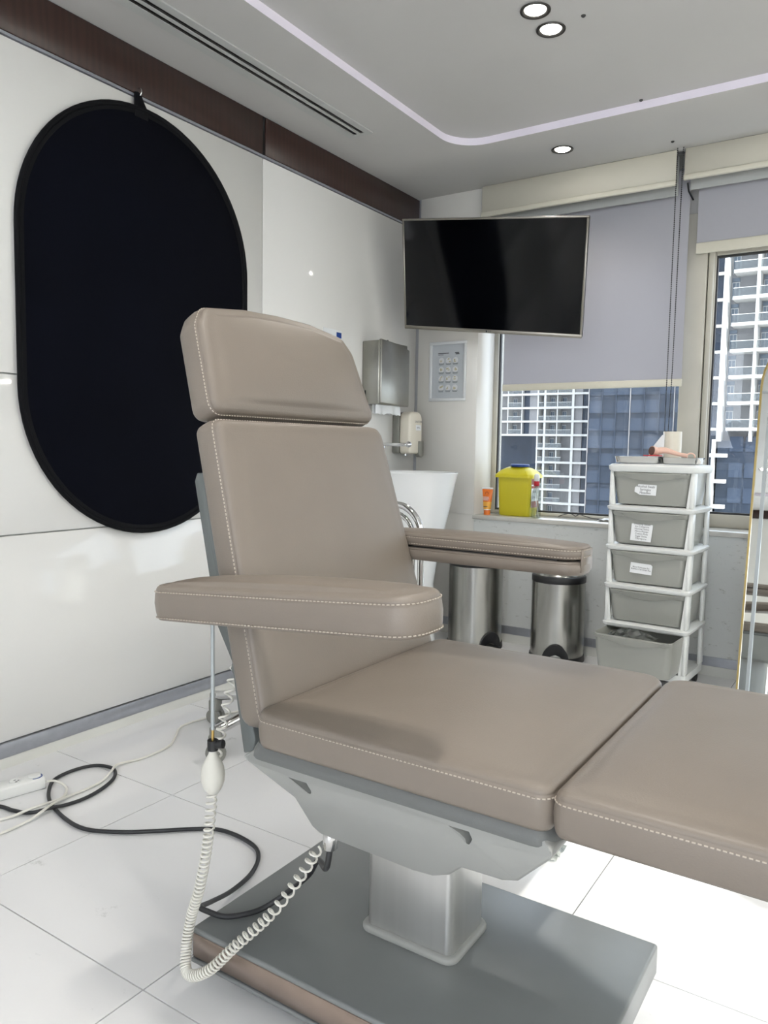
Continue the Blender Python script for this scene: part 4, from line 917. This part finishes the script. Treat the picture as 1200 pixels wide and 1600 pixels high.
# ------------------------------------------------------------------ cabinets behind the camera (seen only in reflections)
for i, (lab) in enumerate(('grey base cabinet nearest the backdrop wall behind the viewer', 'grey base cabinet nearest the added tall glazing behind the viewer')):
    x0 = -2.31 + .8 * i
    cb = thing('base_cabinet', lab, 'cabinet', (x0 + .4, YF + .28, 0), group='base cabinets behind the viewer', world=True)
    G().box(x0 + .002, x0 + .798, YF + .022, YF + .53, .08, .84).build('body', M['cabinet'], cb, smooth=False)
    G().box(x0 + .03, x0 + .77, YF + .03, YF + .48, 0, .08).build('plinth', M['black'], cb, smooth=False)
    for j in range(2):
        d = G().box(x0 + .005 + .397 * j, x0 + .398 + .397 * j, YF + .532, YF + .55, .09, .83).build('door', M['cabinet'], cb, bevel=.002, seg=1)
        hx = x0 + (.35 if j == 0 else .45); G().tube([(hx, YF + .552, .62), (hx, YF + .575, .62), (hx, YF + .575, .74), (hx, YF + .552, .74)], .005, 8).build('handle', M['chrome'], d)
solo(G().box(-2.315, -.69, YF + .022, YF + .57, .842, .872).build('worktop', M['white_pl'], bevel=.003), 'white worktop across the grey cabinets behind the viewer', 'worktop')

# ================================================================== THE CITY OUTSIDE
struct(G().box(-400, 400, 30, 500, -62, -60).build('ground', M['ground'], smooth=False))
def part(root, name, m, *boxes):
    g = G()
    for b in boxes: g.box(*b)
    return g.build(name, m, root, smooth=False)
box_me = {}
def ubox(root, name, m, x0, x1, y0, y1, z0, z1):
    if m.name not in box_me: box_me[m.name] = G().box(-.5, .5, -.5, .5, -.5, .5).data('unit_' + m.name, m, smooth=False)
    l = root.location
    return link_mesh(name, box_me[m.name], root, ((x0 + x1) / 2 - l.x, (y0 + y1) / 2 - l.y, (z0 + z1) / 2 - l.z), (0, 0, 0), (x1 - x0, y1 - y0, z1 - z0))
# --- apartment tower in the right window (distance 100 m)
rt = thing('apartment_tower', 'white apartment tower with glass railed balconies in the right window', 'building', (-16, 104, -60), world=True)
k = 1.25; X8 = lambda x: x * k; Z8 = lambda z: 1.05 + (z - 1.05) * k
fz = [Z8(3.33 + 2.46 * i) for i in range(-1, 9)]; FH = 2.46 * k
part(rt, 'core_wall', M['bgrey'], (X8(-14.35), X8(4), 102.2, 112, Z8(.9), fz[-1] + FH))
part(rt, 'glass_corner', M['bglass'], (X8(-15.6), X8(-14.45), 100.6, 112, -60, fz[-1] + FH))
part(rt, 'white_edge', M['bwhite'], (X8(-14.42), X8(-13.98), 100.3, 102.2, Z8(2.2), fz[-1] + FH))
part(rt, 'podium_glass', M['bglass'], (X8(-14.3), X8(4), 100.8, 112, -60, Z8(2.3)))
for x in (-11.5, -7.9, -4.3, -.7, 2.9): ubox(rt, 'fin', M['bwhite'], X8(x), X8(x + .26), 99.9, 102.3, Z8(2.2), fz[-1] + FH)
ubox(rt, 'podium_column', M['bwhite'], X8(-14.72), X8(-14.42), 100.0, 100.6, -60, Z8(2.4))
for z in (Z8(.85), Z8(-1.65), Z8(-4.1), Z8(-6.5)):
    ubox(rt, 'podium_slab', M['bwhite'], X8(-15.2), X8(-13.35), 99.8, 100.8, z - .22, z + .22)
    for q in range(4): ubox(rt, 'podium_pane', M['bglass2'], X8(-13.2 + 1.4 * q), X8(-12.0 + 1.4 * q), 100.72, 100.8, z + .5, z + 2.3)
for z in fz[1:]:
    ubox(rt, 'corner_slab', M['bwhite'], X8(-15.2), X8(-14.4), 100.1, 102, z - .12, z + .2)
    for b in range(4):
        x0 = -13.55 + 3.6 * b if b else -13.55
        xa = X8(-13.5) if b == 0 else X8(-15.1 + 3.6 * b + .26); xb = X8(-11.5 + 3.6 * b)
        ubox(rt, 'balcony_slab', M['bwhite'], xa, xb, 99.7, 102.4, z - .14, z + .24)
        ubox(rt, 'balcony_rail', M['brail'], xa + .05, xb - .02, 99.75, 99.80, z + .28, z + 1.15)
        ubox(rt, 'hand_rail', M['bwhite'], xa + .02, xb, 99.72, 99.83, z + 1.15, z + 1.22)
        dx = X8(-13.92) if b == 0 else xa + .15
        d = ubox(rt, 'door_frame', M['bwhite'], dx, dx + .85, 102.1, 102.22, z + .24, z + 2.3)
        for q in range(2): ubox(rt, 'door_pane', M['bdoor'], dx + .06 + .39 * q, dx + .39 + .39 * q, 102.06, 102.1, z + .3, z + 2.22)
        ubox(rt, 'transom', M['bdoor'], dx, dx + .85, 102.08, 102.2, z + 2.36, z + 2.8)
# --- apartment tower in the left window (distance 150 m)
lt = thing('apartment_tower', 'white apartment tower with a grid of balconies in the left window', 'building', (-60, 154, -60), world=True)
LZ = [-18.0 + 2.765 * i for i in range(13)]; LZ = [-15.2 + 2.765 * i for i in range(12)]
ZTOP = LZ[-1] + 3
part(lt, 'core_wall', M['bgrey'], (-61.4, -49.6, 152.0, 165, -60, ZTOP), (-76, -61.4, 152, 165, 4.1, ZTOP))
part(lt, 'podium_glass', M['bglass'], (-76, -61.3, 151.2, 165, -60, 4.0))
part(lt, 'blank_wall', M['bgrey'], (-63.2, -61.35, 150.3, 152.1, 4.0, ZTOP)); part(lt, 'blank_wall', M['bgrey'], (-53.7, -52.0, 150.3, 152.1, -60, ZTOP))
part(lt, 'glass_bay', M['bglass'], (-51.9, -49.8, 150.4, 152.1, -60, ZTOP))
part(lt, 'glass_bay', M['bglass2'], (-64.6, -63.3, 150.8, 152.1, 4.0, ZTOP))
for x, w_, zb in ((-68.0, .22, 4), (-64.85, .22, 4), (-61.4, .3, -60), (-59.95, .45, -60), (-57.2, .2, -3), (-54.1, .5, -60), (-49.8, .3, -60), (-72, .3, 4)):
    ubox(lt, 'fin', M['bwhite'], x, x + w_, 149.9, 152.1, zb, ZTOP)
for z in LZ:
    xl = -76 if z > 3.5 else -61.4
    ubox(lt, 'slab', M['bwhite'], xl, -49.6, 149.75, 152.1, z - .2, z + .22)
    bays = [(-67.7, -64.9), (-61.0, -60.0), (-59.4, -57.3), (-56.9, -54.2)] if z > 3.5 else [(-61.0, -60.0), (-59.4, -56.0)]
    for i, (a, b) in enumerate(bays):
        ubox(lt, 'balcony_rail', M['brail'], a, b, 149.8, 149.86, z + .25, z + 1.05)
        ubox(lt, 'hand_rail', M['bwhite'], a, b, 149.78, 149.9, z + 1.05, z + 1.13)
        ubox(lt, 'door_frame', M['bwhite'], a + .15, a + 1.05, 151.9, 152.02, z + .22, z + 2.1)
        for q in range(2): ubox(lt, 'door_pane', M['bdoor'], a + .22 + .42 * q, a + .57 + .42 * q, 151.85, 151.9, z + .3, z + 2.02)
# --- dark glass tower between them
gt = thing('glass_tower', 'dark blue glass office tower between the two white towers', 'building', (-38, 140, -60), world=True)
part(gt, 'core', M['bglass'], (-46.1, -24, 136.3, 150, -60, 30))
for i in range(9):
    for j in range(11):
        x = -46 + 2.45 * i; z = -14 + 3.1 * j
        ubox(gt, 'pane', M['bglass2'] if (i * 7 + j * 3) % 4 else M['bglass'], x + .08, x + 2.37, 136.15, 136.3, z + .12, z + 2.3)
for i in range(10): ubox(gt, 'mullion', M['bglass2'] if i % 3 else M['bgrey'], -46.06 + 2.45 * i, -45.94 + 2.45 * i, 136.0, 136.3, -60, 30)

for o in bpy.data.objects:
    if '_w' in o: del o['_w']
